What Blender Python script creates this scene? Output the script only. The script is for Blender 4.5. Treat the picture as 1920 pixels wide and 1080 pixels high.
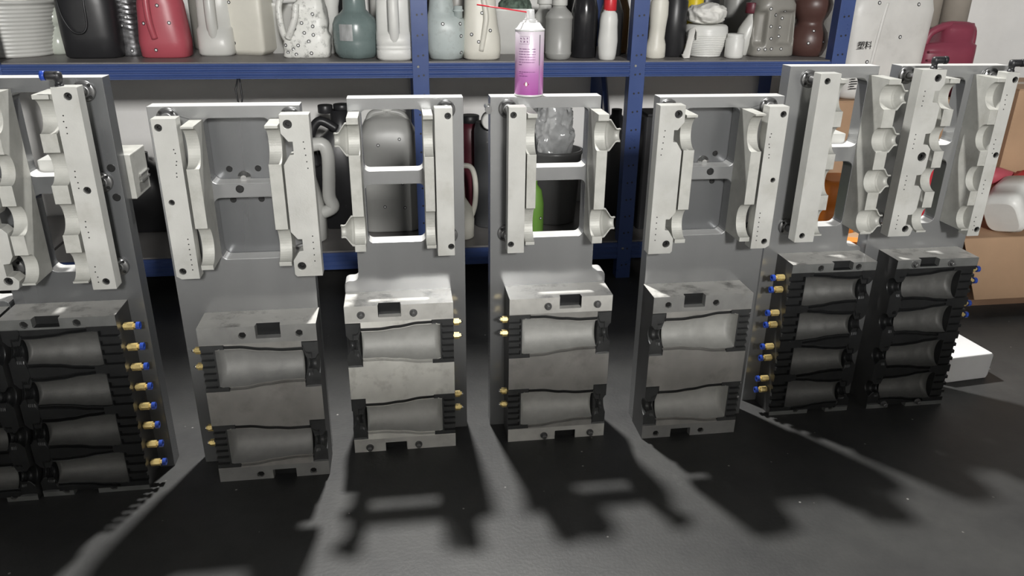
import bpy, bmesh, math, random
from mathutils import Vector, Matrix, noise
from mathutils.geometry import tessellate_polygon
from mathutils.bvhtree import BVHTree
random.seed(7)
for o in list(bpy.data.objects): bpy.data.objects.remove(o)
scene = bpy.context.scene
COL = scene.collection
PI = math.pi

# ------------------------------------------------------------------ camera
CAM_H = 1.05; FOC = 1442.0; PITCH = math.radians(22.62); ROLL = math.radians(0.745); YAW = math.radians(8.4)
cd = bpy.data.cameras.new('camera'); cam = bpy.data.objects.new('camera', cd); COL.objects.link(cam)
cd.sensor_width = 36.0; cd.lens = FOC / 1920.0 * 36.0; cd.clip_start = 0.05; cd.clip_end = 60
_F = Vector((0, math.cos(PITCH), -math.sin(PITCH))); _R = Vector((1, 0, 0)); _D = Vector((0, -math.sin(PITCH), -math.cos(PITCH)))
_c, _s = math.cos(ROLL), -math.sin(ROLL)
_ix = _c * _R + _s * _D; _iy = -_s * _R + _c * _D
_rot = Matrix.Rotation(-YAW, 3, 'Z')
_ix, _iy, _F = _rot @ _ix, _rot @ _iy, _rot @ _F
m = Matrix(((_ix.x, -_iy.x, -_F.x, 0), (_ix.y, -_iy.y, -_F.y, 0), (_ix.z, -_iy.z, -_F.z, 0), (0, 0, 0, 1)))
m.translation = Vector((0, 0, CAM_H)); cam.matrix_world = m
scene.camera = cam

# ------------------------------------------------------------------ light and exposure
vs = scene.view_settings
vs.view_transform = 'Standard'; vs.look = 'None'; vs.gamma = 1.0; vs.exposure = 0.0; vs.use_curve_mapping = False
world = bpy.data.worlds.new('world'); scene.world = world; world.use_nodes = True
world.node_tree.nodes['Background'].inputs[0].default_value = (0.95, 1.0, 1.0, 1); world.node_tree.nodes['Background'].inputs[1].default_value = 0.05
def lamp(name, kind, loc, energy, color=(1, 1, 1), size=.2, size_y=None, target=None):
    l = bpy.data.lights.new(name, kind); l.energy = energy; l.color = color
    if kind == 'AREA':
        l.shape = 'RECTANGLE'; l.size = size; l.size_y = size_y or size
    else: l.shadow_soft_size = size
    o = bpy.data.objects.new(name, l); COL.objects.link(o); o.location = loc
    if target is not None:
        o.rotation_euler = (Vector(target) - Vector(loc)).to_track_quat('-Z', 'Y').to_euler()
    return o
lamp('ceiling_lamp_rack', 'POINT', (0.02, 2.785, 3.48), 760, (1.0, .985, .95), .085)
lamp('room_lamp', 'AREA', (0.51, -3.6, 2.55), 310, (1.0, .985, .96), .5, .5, (0.3, 1.6, 0.7))

# ------------------------------------------------------------------ materials
MATS = {}
def mat(name, col, metal=0.0, rough=0.5, var=0.0, vscale=30.0, bump=0.0, bscale=200.0, stretch=None, trans=0.0, dirt=0.0, dscale=9.0, dcol=(.05, .045, .04), alpha=1.0, spec=None, sss=0.0, emit=None):
    if name in MATS: return MATS[name]
    mt = bpy.data.materials.new(name); mt.use_nodes = True; nt = mt.node_tree; n = nt.nodes; L = nt.links
    b = n['Principled BSDF']
    b.inputs['Metallic'].default_value = metal; b.inputs['Roughness'].default_value = rough
    b.inputs['Base Color'].default_value = (*col, 1)
    if trans: b.inputs['Transmission Weight'].default_value = trans
    if alpha < 1: b.inputs['Alpha'].default_value = alpha
    if spec is not None: b.inputs['Specular IOR Level'].default_value = spec
    if sss:
        b.inputs['Subsurface Weight'].default_value = sss; b.inputs['Subsurface Radius'].default_value = (.02, .02, .02)
    tc = n.new('ShaderNodeTexCoord'); src = tc.outputs['Object']
    if stretch:
        mp = n.new('ShaderNodeMapping'); mp.inputs['Scale'].default_value = stretch; L.new(src, mp.inputs['Vector']); vsrc = mp.outputs['Vector']
    else: vsrc = src
    last = None
    if var:
        nz = n.new('ShaderNodeTexNoise'); nz.inputs['Scale'].default_value = vscale; nz.inputs['Detail'].default_value = 5; L.new(vsrc, nz.inputs['Vector'])
        cr = n.new('ShaderNodeValToRGB'); e = cr.color_ramp.elements
        e[0].position = .3; e[1].position = .7
        e[0].color = (*[max(0, c * (1 - var)) for c in col], 1); e[1].color = (*[min(1, c * (1 + var)) for c in col], 1)
        L.new(nz.outputs['Fac'], cr.inputs['Fac']); last = cr.outputs['Color']
        rr = n.new('ShaderNodeMapRange'); rr.inputs['To Min'].default_value = max(.03, rough - .08); rr.inputs['To Max'].default_value = min(1, rough + .08)
        L.new(nz.outputs['Fac'], rr.inputs['Value']); L.new(rr.outputs['Result'], b.inputs['Roughness'])
    if dirt:
        nz2 = n.new('ShaderNodeTexNoise'); nz2.inputs['Scale'].default_value = dscale; nz2.inputs['Detail'].default_value = 8; nz2.inputs['Roughness'].default_value = .65; L.new(src, nz2.inputs['Vector'])
        cr2 = n.new('ShaderNodeValToRGB'); e = cr2.color_ramp.elements; e[0].position = .52; e[1].position = .72
        e[0].color = (0, 0, 0, 1); e[1].color = (dirt, dirt, dirt, 1); L.new(nz2.outputs['Fac'], cr2.inputs['Fac'])
        mx = n.new('ShaderNodeMix'); mx.data_type = 'RGBA'; mx.inputs['B'].default_value = (*dcol, 1) if False else (*dcol, 1)
        L.new(cr2.outputs['Color'], mx.inputs[0])
        if last: L.new(last, mx.inputs[6])
        else: mx.inputs[6].default_value = (*col, 1)
        mx.inputs[7].default_value = (*dcol, 1); last = mx.outputs[2]
    if last: L.new(last, b.inputs['Base Color'])
    if bump:
        nb = n.new('ShaderNodeTexNoise'); nb.inputs['Scale'].default_value = bscale; nb.inputs['Detail'].default_value = 3; L.new(vsrc, nb.inputs['Vector'])
        bp = n.new('ShaderNodeBump'); bp.inputs['Strength'].default_value = bump; bp.inputs['Distance'].default_value = .002
        L.new(nb.outputs['Fac'], bp.inputs['Height']); L.new(bp.outputs['Normal'], b.inputs['Normal'])
    if emit:
        b.inputs['Emission Color'].default_value = (*emit[0], 1); b.inputs['Emission Strength'].default_value = emit[1]
    MATS[name] = mt
    return mt
PLATE = mat('brushed_plate', (.31, .315, .317), .55, .20, .05, 9, .012, 160, (1, 1, .08))
PLATE_D = mat('brushed_plate_dark', (.17, .175, .18), .55, .27, .08, 9, .012, 160, (1, 1, .08))
EDGE = mat('lit_edge', (.60, .60, .59), .2, .4, .05, 30)  # lighter plate tone: lamp light on level edges put into the colour
BAR = mat('machined_aluminium', (.49, .49, .465), .15, .42, .10, 12, .08, 300, None, dirt=.5, dscale=11, dcol=(.34, .33, .29))
JAW = mat('cast_aluminium', (.44, .44, .41), .15, .5, .08, 40, .12, 350, None, dirt=.55, dscale=18, dcol=(.28, .27, .24))
STRIP = mat('mould_face_aluminium', (.74, .73, .69), .35, .38, .08, 30, .05, 300, None, dirt=.35, dscale=22, dcol=(.30, .28, .25))
STRIP_G = mat('mould_face_grey', (.36, .36, .35), .4, .38, .08, 30, .05, 300, None, dirt=.35, dscale=22, dcol=(.2, .19, .17))
MID = mat('mould_parting_face', (.46, .45, .425), .4, .36, .12, 18, .04, 300, None, dirt=.5, dscale=16, dcol=(.22, .20, .18))
MID_LIT = mat('mould_parting_face_lit', (.90, .89, .83), .15, .36, .1, 18, .04, 300, None, dirt=.5, dscale=26, dcol=(.40, .38, .33))  # parting face with a highlight's brightness put into the base colour
CAV_B = mat('sandblasted_cavity_bright', (.52, .52, .50), .3, .6, .06, 60, .15, 700)
CAV = mat('sandblasted_cavity', (.38, .38, .37), .35, .58, .06, 60, .15, 700)
CAV_D = mat('sandblasted_cavity_dark', (.13, .13, .125), .35, .55, .08, 60, .15, 700)
INS = mat('dark_steel_insert', (.085, .087, .088), .5, .38, .1, 40)
INS_D = mat('dark_steel_insert_dark', (.030, .031, .032), .5, .36, .1, 40)
TOPM = mat('milled_top_face', (.62, .61, .58), .25, .35, .1, 20, .05, 200, None, dirt=.95, dscale=17, dcol=(.10, .095, .09))
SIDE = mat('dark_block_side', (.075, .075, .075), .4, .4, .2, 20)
STRIP_D = mat('mould_face_dark', (.22, .225, .22), .5, .34, .1, 30, .04, 300)
BOLT = mat('black_socket_bolt', (.03, .03, .03), .6, .4)
CHROME = mat('polished_steel', (.75, .75, .74), .95, .15)
STEEL = mat('turned_steel', (.22, .22, .22), .7, .3)
BRASS = mat('brass', (.85, .66, .28), .6, .28, .1, 60)
BLUER = mat('blue_release_ring', (.02, .06, .35), 0, .35)
BLACKP = mat('black_plastic', (.018, .018, .02), 0, .4, .15, 30)

# ------------------------------------------------------------------ mesh helpers
class MB:
    """collects faces, links them as one mesh object"""
    def __init__(s): s.v = []; s.f = []; s.sm = []; s.mi = []
    def add(s, vs, fs, smooth=False, mi=0):
        o = len(s.v); s.v.extend([tuple(p) for p in vs])
        for f in fs: s.f.append(tuple(i + o for i in f)); s.sm.append(smooth); s.mi.append(mi)
        return s
    def box(s, x0, x1, y0, y1, z0, z1, mi=0):
        v = [(x, y, z) for z in (z0, z1) for y in (y0, y1) for x in (x0, x1)]
        return s.add(v, [(0, 2, 3, 1), (4, 5, 7, 6), (0, 1, 5, 4), (2, 6, 7, 3), (0, 4, 6, 2), (1, 3, 7, 5)], False, mi)
    def prism(s, loops, a0, a1, axis='Y', mi=0, edge_mi=None):
        """extrude a polygon with holes; loops are (u, w) lists; axis Y: (u,a,w); axis X: (a,u,w); axis Z: (u,w,a)"""
        def P(p, a):
            if axis == 'Y': return (p[0], a, p[1])
            if axis == 'X': return (a, p[0], p[1])
            return (p[0], p[1], a)
        flat = [p for l in loops for p in l]
        tris = tessellate_polygon([[Vector((p[0], p[1], 0)) for p in l] for l in loops])
        n = len(flat)
        vs = [P(p, a0) for p in flat] + [P(p, a1) for p in flat]
        fs = []
        for t in tris:
            fs.append(tuple(t)); fs.append(tuple(i + n for i in reversed(t)))
        k = 0
        for l in loops:
            c = len(l)
            for i in range(c):
                j = (i + 1) % c; fs.append((k + i, k + j, k + j + n, k + i + n))
            k += c
        s.add(vs, fs, False, mi)
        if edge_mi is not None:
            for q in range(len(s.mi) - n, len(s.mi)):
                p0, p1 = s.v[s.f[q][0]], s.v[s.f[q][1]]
                if abs(p1[2] - p0[2]) < abs(p1[0] - p0[0]) * 1.2: s.mi[q] = edge_mi  # level faces take the lighter, painted-in lit tone
        return s
    def lathe(s, prof, seg=24, axis='Z', c=(0, 0, 0), mi=0, smooth=True, caps=True, a0=0):
        """prof: list of (r, h) along the axis"""
        vs = []; fs = []
        for r, h in prof:
            for i in range(seg):
                a = 2 * PI * i / seg + a0; p, q = r * math.cos(a), r * math.sin(a)
                vs.append({'Z': (p, q, h), 'Y': (p, h, q), 'X': (h, p, q)}[axis])
        vs = [(v[0] + c[0], v[1] + c[1], v[2] + c[2]) for v in vs]
        for k in range(len(prof) - 1):
            for i in range(seg):
                j = (i + 1) % seg; fs.append((k * seg + i, k * seg + j, (k + 1) * seg + j, (k + 1) * seg + i))
        s.add(vs, fs, smooth, mi)
        if caps:
            o = len(s.v) - len(vs)
            s.f.append(tuple(o + i for i in reversed(range(seg)))); s.sm.append(False); s.mi.append(mi)
            k = (len(prof) - 1) * seg
            s.f.append(tuple(o + k + i for i in range(seg))); s.sm.append(False); s.mi.append(mi)
        return s
    def loft(s, secs, seg=40, mi=0, top=True):
        """secs: (z, rx, ry, n, cx, cy) superellipse sections"""
        vs = []; fs = []
        for q in secs:
            z, rx, ry = q[0], q[1], q[2]; n = q[3] if len(q) > 3 else 2; cx = q[4] if len(q) > 4 else 0; cy = q[5] if len(q) > 5 else 0
            for i in range(seg):
                a = 2 * PI * i / seg; c, d = math.cos(a), math.sin(a)
                vs.append((cx + rx * math.copysign(abs(c) ** (2 / n), c), cy + ry * math.copysign(abs(d) ** (2 / n), d), z))
        for k in range(len(secs) - 1):
            for i in range(seg):
                j = (i + 1) % seg; fs.append((k * seg + i, k * seg + j, (k + 1) * seg + j, (k + 1) * seg + i))
        s.add(vs, fs, True, mi); o = len(s.v) - len(vs)
        s.f.append(tuple(o + i for i in reversed(range(seg)))); s.sm.append(False); s.mi.append(mi)
        if top:
            k = (len(secs) - 1) * seg; s.f.append(tuple(o + k + i for i in range(seg))); s.sm.append(False); s.mi.append(mi)
        return s
    def tube(s, pts, r, seg=12, mi=0, flat=1.0):
        """tube along points; r number or list; flat squeezes the second axis"""
        pts = [Vector(p) for p in pts]; n = len(pts); vs = []; fs = []; up = None
        for i, p in enumerate(pts):
            t = (pts[min(i + 1, n - 1)] - pts[max(i - 1, 0)]).normalized()
            if up is None: up = t.orthogonal().normalized()
            up = (up - t * up.dot(t)).normalized(); w = t.cross(up)
            rr = r[i] if isinstance(r, (list, tuple)) else r
            for k in range(seg):
                a = 2 * PI * k / seg; vs.append(p + up * math.cos(a) * rr + w * math.sin(a) * rr * flat)
        for i in range(n - 1):
            for k in range(seg):
                j = (k + 1) % seg; fs.append((i * seg + k, i * seg + j, (i + 1) * seg + j, (i + 1) * seg + k))
        s.add(vs, fs, True, mi); o = len(s.v) - len(vs)
        s.f.append(tuple(o + i for i in reversed(range(seg)))); s.sm.append(False); s.mi.append(mi)
        s.f.append(tuple(o + (n - 1) * seg + i for i in range(seg))); s.sm.append(False); s.mi.append(mi)
        return s
    def xf(s, fn): s.v = [tuple(fn(Vector(p))) for p in s.v]; return s
    def build(s, name, mats, parent=None, mirror=1, loc=(0, 0, 0), bevel=0, rot=None, fix=True):
        me = bpy.data.meshes.new(name)
        me.from_pydata([(p[0] * mirror, p[1], p[2]) for p in s.v], [], s.f)
        me.polygons.foreach_set('use_smooth', s.sm)
        mats = mats if isinstance(mats, (list, tuple)) else [mats]
        for q in mats: me.materials.append(q)
        if len(mats) > 1: me.polygons.foreach_set('material_index', s.mi)
        if fix:
            bm = bmesh.new(); bm.from_mesh(me); bmesh.ops.recalc_face_normals(bm, faces=bm.faces); bm.to_mesh(me); bm.free()
        elif mirror < 0: me.flip_normals()
        me.update()
        o = bpy.data.objects.new(name, me); COL.objects.link(o); o.location = loc
        if rot: o.rotation_euler = rot
        if parent: o.parent = parent
        if bevel:
            bv = o.modifiers.new('edge', 'BEVEL'); bv.width = bevel; bv.segments = 2; bv.limit_method = 'ANGLE'; bv.angle_limit = math.radians(50)
        return o
def tag(o, label, cat, group=None, kind=None):
    if label: o['label'] = label
    if cat: o['category'] = cat
    if group: o['group'] = group
    if kind: o['kind'] = kind
    return o
def thing(name, label, cat, loc=(0, 0, 0), rz=0, group=None):
    o = bpy.data.objects.new(name, None); COL.objects.link(o); o.location = loc; o.rotation_euler = (0, 0, rz); o.empty_display_size = .05
    return tag(o, label, cat, group)
def struct(o): o['kind'] = 'structure'; return o
def rrect(x0, x1, z0, z1, r, n=5):
    out = []
    for cx, cz, a in ((x1 - r, z1 - r, 0), (x0 + r, z1 - r, PI / 2), (x0 + r, z0 + r, PI), (x1 - r, z0 + r, 1.5 * PI)):
        for i in range(n + 1):
            t = a + PI / 2 * i / n; out.append((cx + r * math.cos(t), cz + r * math.sin(t)))
    return out
def circ(x, z, r, n=20): return [(x + r * math.cos(2 * PI * i / n), z + r * math.sin(2 * PI * i / n)) for i in range(n)]
def lerp_prof(pts, x):
    if x <= pts[0][0]: return pts[0][1]
    for (a, b), (c, d) in zip(pts, pts[1:]):
        if x <= c:
            t = (x - a) / (c - a); t = t * t * (3 - 2 * t); return b + (d - b) * t
    return pts[-1][1]

# ------------------------------------------------------------------ the room
fm = bpy.data.materials.new('black_workshop_floor'); fm.use_nodes = True
nt = fm.node_tree; n = nt.nodes; L = nt.links; b = n['Principled BSDF']
tc = n.new('ShaderNodeTexCoord')
n1 = n.new('ShaderNodeTexNoise'); n1.inputs['Scale'].default_value = 5; n1.inputs['Detail'].default_value = 9; n1.inputs['Roughness'].default_value = .7; L.new(tc.outputs['Object'], n1.inputs['Vector'])
r1 = n.new('ShaderNodeValToRGB'); r1.color_ramp.elements[0].position = .3; r1.color_ramp.elements[1].position = .75
r1.color_ramp.elements[0].color = (.030, .030, .031, 1); r1.color_ramp.elements[1].color = (.062, .062, .060, 1); L.new(n1.outputs['Fac'], r1.inputs['Fac'])
vo = n.new('ShaderNodeTexVoronoi'); vo.inputs['Scale'].default_value = 26; L.new(tc.outputs['Object'], vo.inputs['Vector'])
r2 = n.new('ShaderNodeValToRGB'); r2.color_ramp.elements[0].position = .05; r2.color_ramp.elements[1].position = .075
r2.color_ramp.elements[0].color = (1, 1, 1, 1); r2.color_ramp.elements[1].color = (0, 0, 0, 1); L.new(vo.outputs['Distance'], r2.inputs['Fac'])
n3 = n.new('ShaderNodeTexNoise'); n3.inputs['Scale'].default_value = 9; L.new(tc.outputs['Object'], n3.inputs['Vector'])
r3 = n.new('ShaderNodeValToRGB'); r3.color_ramp.elements[0].position = .53; r3.color_ramp.elements[1].position = .6; L.new(n3.outputs['Fac'], r3.inputs['Fac'])
mm = n.new('ShaderNodeMath'); mm.operation = 'MULTIPLY'; L.new(r2.outputs['Color'], mm.inputs[0]); L.new(r3.outputs['Color'], mm.inputs[1])
mx = n.new('ShaderNodeMix'); mx.data_type = 'RGBA'; L.new(mm.outputs[0], mx.inputs[0]); L.new(r1.outputs['Color'], mx.inputs[6]); mx.inputs[7].default_value = (.42, .41, .39, 1)
n5 = n.new('ShaderNodeTexNoise'); n5.inputs['Scale'].default_value = 2.3; n5.inputs['Detail'].default_value = 10; n5.inputs['Roughness'].default_value = .8; L.new(tc.outputs['Object'], n5.inputs['Vector'])
r5 = n.new('ShaderNodeValToRGB'); r5.color_ramp.elements[0].position = .62; r5.color_ramp.elements[1].position = .72; L.new(n5.outputs['Fac'], r5.inputs['Fac'])
r5.color_ramp.elements[1].color = (.5, .5, .5, 1)
mx2 = n.new('ShaderNodeMix'); mx2.data_type = 'RGBA'; L.new(r5.outputs['Color'], mx2.inputs[0]); L.new(mx.outputs[2], mx2.inputs[6]); mx2.inputs[7].default_value = (.12, .12, .115, 1)
L.new(mx2.outputs[2], b.inputs['Base Color']); b.inputs['Specular IOR Level'].default_value = .5
n4 = n.new('ShaderNodeTexNoise'); n4.inputs['Scale'].default_value = 3; n4.inputs['Detail'].default_value = 6; L.new(tc.outputs['Object'], n4.inputs['Vector'])
mr = n.new('ShaderNodeMapRange'); mr.inputs['To Min'].default_value = .42; mr.inputs['To Max'].default_value = .62; L.new(n4.outputs['Fac'], mr.inputs['Value']); L.new(mr.outputs[0], b.inputs['Roughness'])
nb = n.new('ShaderNodeTexNoise'); nb.inputs['Scale'].default_value = 130; nb.inputs['Detail'].default_value = 4; L.new(tc.outputs['Object'], nb.inputs['Vector'])
bp = n.new('ShaderNodeBump'); bp.inputs['Strength'].default_value = .14; bp.inputs['Distance'].default_value = .003; L.new(nb.outputs['Fac'], bp.inputs['Height']); L.new(bp.outputs['Normal'], b.inputs['Normal'])
struct(MB().box(-4, 5, -5, 3.2, -.1, 0).build('floor', fm))
WALLM = mat('white_plaster_wall', (.80, .79, .77), 0, .8, .05, 4, .1, 60, dirt=.25, dscale=3, dcol=(.62, .60, .57))
WALL_Y = 3.106
struct(MB().box(-3.2, 3.6, -.72, -.60, 0, 1.265).build('added_shade_wall', WALLM))  # unseen half wall, added to keep front light off the lower moulds
struct(MB().box(-4, 5, WALL_Y, WALL_Y + .12, 0, 3.6).build('wall_back', WALLM))

# ------------------------------------------------------------------ mould units
D = .080          # distance from the back plate's front face to the mould face
TPL = .040        # back plate thickness

def block_data(w, H, cavs, prof, ins_h, strip, neck_w=.032, base_w=.030, slot=(.115, .163, .027), bolts=(.087, .2), teeth=6, bot_strip=.034):
    """one heightfield face split into regions, u from base side to neck side"""
    nu = int(w / .00155); nz = int(H / .0014)
    du, dzs = w / nu, H / nz
    def neck_r(q):
        R = lerp_prof(((0, prof[-1][1]), (.22, .45 * prof[-1][1]), (.3, .0122), (.62, .0118), (.72, .0125), (1, .0225)), q)
        if .3 < q < .65: R += .0012 * math.sin((q - .3) * 70)
        return R
    def region(u, z):
        if (z > H - slot[2] or z < slot[2] - .005) and slot[0] < u < slot[1]: return 'slot1' if z > H / 2 else 'slot0'
        for i, zc in enumerate(cavs):
            a = abs(z - zc)
            if a < ins_h:
                if u > w - neck_w: return 'neck%d' % i
                if u < base_w or (u < base_w + .018 and a > ins_h - .0095): return 'base%d' % i
                if a < lerp_prof(prof, u): return 'cav%d' % i
                if .0024 < a - lerp_prof(prof, u) < .0060: return 'grv%d%d' % (i, z > zc)
        if z > H - strip: return 'strip1'
        if z < bot_strip: return 'strip0'
        return 'mid'
    def depth(u, z):
        for zc in cavs:
            a = abs(z - zc)
            if a < ins_h:
                if u > w - neck_w:
                    v = u - (w - neck_w); d = .0012; q = v / neck_w
                    R = neck_r(q)
                    if a < R: d += math.sqrt(max(0, R * R - a * a))
                    elif q < .55 and a < R + .012: d += .0025
                    return d
                if u < base_w or (u < base_w + .018 and a > ins_h - .0095):
                    d = .001
                    if u < base_w - .004 and a < ins_h - .006:
                        ph = ((z - zc + ins_h - .006) / (2 * (ins_h - .006)) * teeth) % 1
                        d += .007 * (1 if .22 < ph < .78 else 0)
                    elif u >= base_w:
                        R = lerp_prof(prof, u)
                        if a < R: d = math.sqrt(R * R - a * a)
                    return d
                R = lerp_prof(prof, u)
                if a < R:
                    e = min(1, max(0, (u - base_w) / .012)); e = math.sqrt(1 - (1 - e) ** 2) * .45 + .55
                    e2 = min(1, max(0, (w - neck_w - u) / .005)); e2 = .55 + .45 * math.sqrt(1 - (1 - e2) ** 2)
                    return math.sqrt(R * R - a * a) * .93 * e * e2
                t = a - R
                if .0024 < t < .0088: return .0075 * math.sin((t - .0024) / .0064 * PI) ** .7
                return 0
        if (z > H - slot[2] or z < slot[2] - .005) and slot[0] < u < slot[1]: return .014
        for bu in bolts:
            for bz in (H - .020 if strip > .03 else H - .0115, .0125):
                if (u - bu) ** 2 + (z - bz) ** 2 < .0068 ** 2: return .010
        return 0
    R0 = prof[0][1] * .9
    def rad(u):
        if u > w - neck_w: return neck_r((u - w + neck_w) / neck_w)
        return lerp_prof(prof, u)
    def warp(u, z):
        for zc in cavs:
            a = abs(z - zc)
            if a < ins_h:
                R = rad(u); OF = .0090
                if a < R0: a2 = a * R / R0
                elif a < R0 + OF: a2 = R + a - R0
                else: a2 = R + OF + (a - R0 - OF) * (ins_h - R - OF) / (ins_h - R0 - OF)
                return zc + math.copysign(a2, z - zc)
        return z
    def vert(i, k):
        u = i * du; z = warp(u, k * dzs)
        return (u, -D + depth(min(max(u, 1e-5), w - 1e-5), min(max(z, 1e-5), H - 1e-5)), z)
    grid = [[vert(i, k) for i in range(nu + 1)] for k in range(nz + 1)]
    reg = {}
    for k in range(nz):
        for i in range(nu):
            r = region((i + .5) * du, warp((i + .5) * du, (k + .5) * dzs))
            vm, vl, fl = reg.setdefault(r, ({}, [], []))
            f = []
            for kk, ii in ((k, i), (k, i + 1), (k + 1, i + 1), (k + 1, i)):
                key = kk * 10000 + ii
                if key not in vm: vm[key] = len(vl); vl.append(grid[kk][ii])
                f.append(vm[key])
            fl.append(tuple(f))
    out = {r: (x[1], x[2]) for r, x in reg.items()}
    sk = MB()
    edge = [grid[0][i] for i in range(nu + 1)] + [grid[k][nu] for k in range(1, nz + 1)] + [grid[nz][i] for i in range(nu - 1, -1, -1)] + [grid[k][0] for k in range(nz - 1, 0, -1)]
    n = len(edge); vs = edge + [(p[0], 0, p[2]) for p in edge]
    sk.add(vs, [(i, n + i, n + (i + 1) % n, (i + 1) % n) for i in range(n)])
    top_i = [i for i in range(n) if edge[i][2] > H - 1e-6 and edge[(i + 1) % n][2] > H - 1e-6]; ts = set(top_i)
    out['skirt'] = (sk.v, [f for i, f in enumerate(sk.f) if i not in ts])
    out['top'] = ([edge[top_i[0]]] + [edge[(i + 1) % n] for i in top_i] + [(edge[top_i[0]][0], 0, H)] + [(edge[(i + 1) % n][0], 0, H) for i in top_i], [(k, len(top_i) + 1 + k, len(top_i) + 2 + k, k + 1) for k in range(len(top_i))])
    return out
PROF_AB = ((.030, .0405), (.042, .043), (.075, .0425), (.125, .0355), (.165, .0315), (.203, .0318))
PROF_C = ((.040, .0360), (.050, .0372), (.085, .0345), (.125, .0285), (.155, .0262), (.182, .0265))
BLK_AB = block_data(.235, .372, (.0890, .2785), PROF_AB, .0535, .038)
BLK_C = block_data(.214, .412, (.0590, .1535, .2480, .3425), PROF_C, .0472, .0225, neck_w=.034, base_w=.040, slot=(.105, .152, .018), bolts=(.072, .168), teeth=4, bot_strip=.0118)

def put_block(root, mir, x0, data, ncav, H, strip_m, mid_m, cav_m, ins_m, bolt_kind, bolts, w):
    def bld(regs, name, mt, smooth=False, par=root):
        q = MB()
        for r in regs:
            if r in data: q.add([(p[0] + x0, p[1], p[2]) for p in data[r][0]], data[r][1], smooth)
        if not q.v: return None
        return q.build(name, mt, par, mir, fix=False)
    q = MB()
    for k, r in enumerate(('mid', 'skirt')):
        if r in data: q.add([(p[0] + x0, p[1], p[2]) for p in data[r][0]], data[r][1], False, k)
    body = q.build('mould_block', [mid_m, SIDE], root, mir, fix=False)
    bld(['top'], 'top_face', TOPM, par=body)
    for r in ('strip1', 'strip0'): bld([r], 'face_strip', strip_m, par=body)
    for r in ('slot1', 'slot0'): bld([r], 'slot_recess', INS_D, par=body)  # dark insert colour stands in for the shade inside the slots
    for i in range(ncav):
        c = bld(['cav%d' % i], 'bottle_cavity', cav_m, True, body)
        for k in (0, 1): bld(['grv%d%d' % (i, k)], 'flash_groove', INS if cav_m is not CAV_D else INS_D, False, body)  # groove colour darkened for oil and for the shade of its depth
        bld(['neck%d' % i], 'neck_insert', ins_m, False, body)
        bld(['base%d' % i], 'base_insert', ins_m, False, body)
    big = H < .4
    for bz in ((H - .020 if big else H - .0115), .0125):
        for bu in bolts:
            q = MB()
            if bolt_kind == 'out':
                q.lathe([(.0085, -D - .003), (.0085, -D + .002)], 16, 'Y', (x0 + bu, 0, bz))
                q.lathe([(.0042, -D - .012), (.0055, -D - .011), (.0055, -D - .003)], 12, 'Y', (x0 + bu, 0, bz))
                q.build('face_bolt', STEEL, body, mir)
            else:
                q.lathe([(.0062, -D + .004), (.0062, -D + .010)], 16, 'Y', (x0 + bu, 0, bz))
                q.build('face_bolt', BOLT, body, mir)
    return body

def flange_rod(root, mir, x, z, y_bar, thread=False, r=.0195, rod_r=.0075):
    f = MB().lathe([(r, 0), (r, -.005), (r - .002, -.0065), (.012, -.0065), (.012, -.012), (.009, -.012)], 28, 'Y', (x, 0, z)).build('rod_flange', STEEL, root, mir)
    for k in range(4):
        a = PI / 4 + k * PI / 2
        MB().lathe([(.0032, -.0062), (.0032, -.0075)], 10, 'Y', (x + .0152 * math.cos(a), 0, z + .0152 * math.sin(a))).build('flange_screw', BOLT, f, mir)
    if thread:
        pr = []; y = -.010
        while y > y_bar: pr += [(rod_r + .0015, y), (rod_r - .0005, y - .0022)]; y -= .0044
        MB().lathe(pr, 20, 'Y', (x, 0, z)).build('threaded_rod', STEEL, root, mir)
    else:
        MB().lathe([(rod_r, -.008), (rod_r, y_bar)], 20, 'Y', (x, 0, z)).build('guide_rod', CHROME, root, mir)

def holed_bar(root, mir, outline, holes, name='trim_bar', y1=-D, t=.030, dots=(), m=BAR, hr=.0068):
    """flat bar in front of the plate, real bolt holes, with recessed socket bolts"""
    bar = MB().prism([outline] + [circ(x, z, h) for x, z, h in holes], y1, y1 + t, 'Y').build(name, m, root, mir, bevel=.0008)
    for x, z, h in holes:
        q = MB().lathe([(h * .5, y1 + .012), (h * .5, y1 + .005), (h * .97, y1 + .005), (h * .97, y1 + .014)], 18, 'Y', (x, 0, z), smooth=False, caps=False)
        q.lathe([(h * .52, y1 + .0115), (h * .52, y1 + .0118)], 6, 'Y', (x, 0, z)); q.build('socket_bolt', BOLT, bar, mir)
    if dots:
        q = MB()
        for x, z in dots: q.lathe([(.0013, y1 - .0004), (.0013, y1 + .001)], 8, 'Y', (x, 0, z))
        o = q.build('drill_marks', BOLT, bar, mir); o['kind'] = 'stuff'
    return bar

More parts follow.
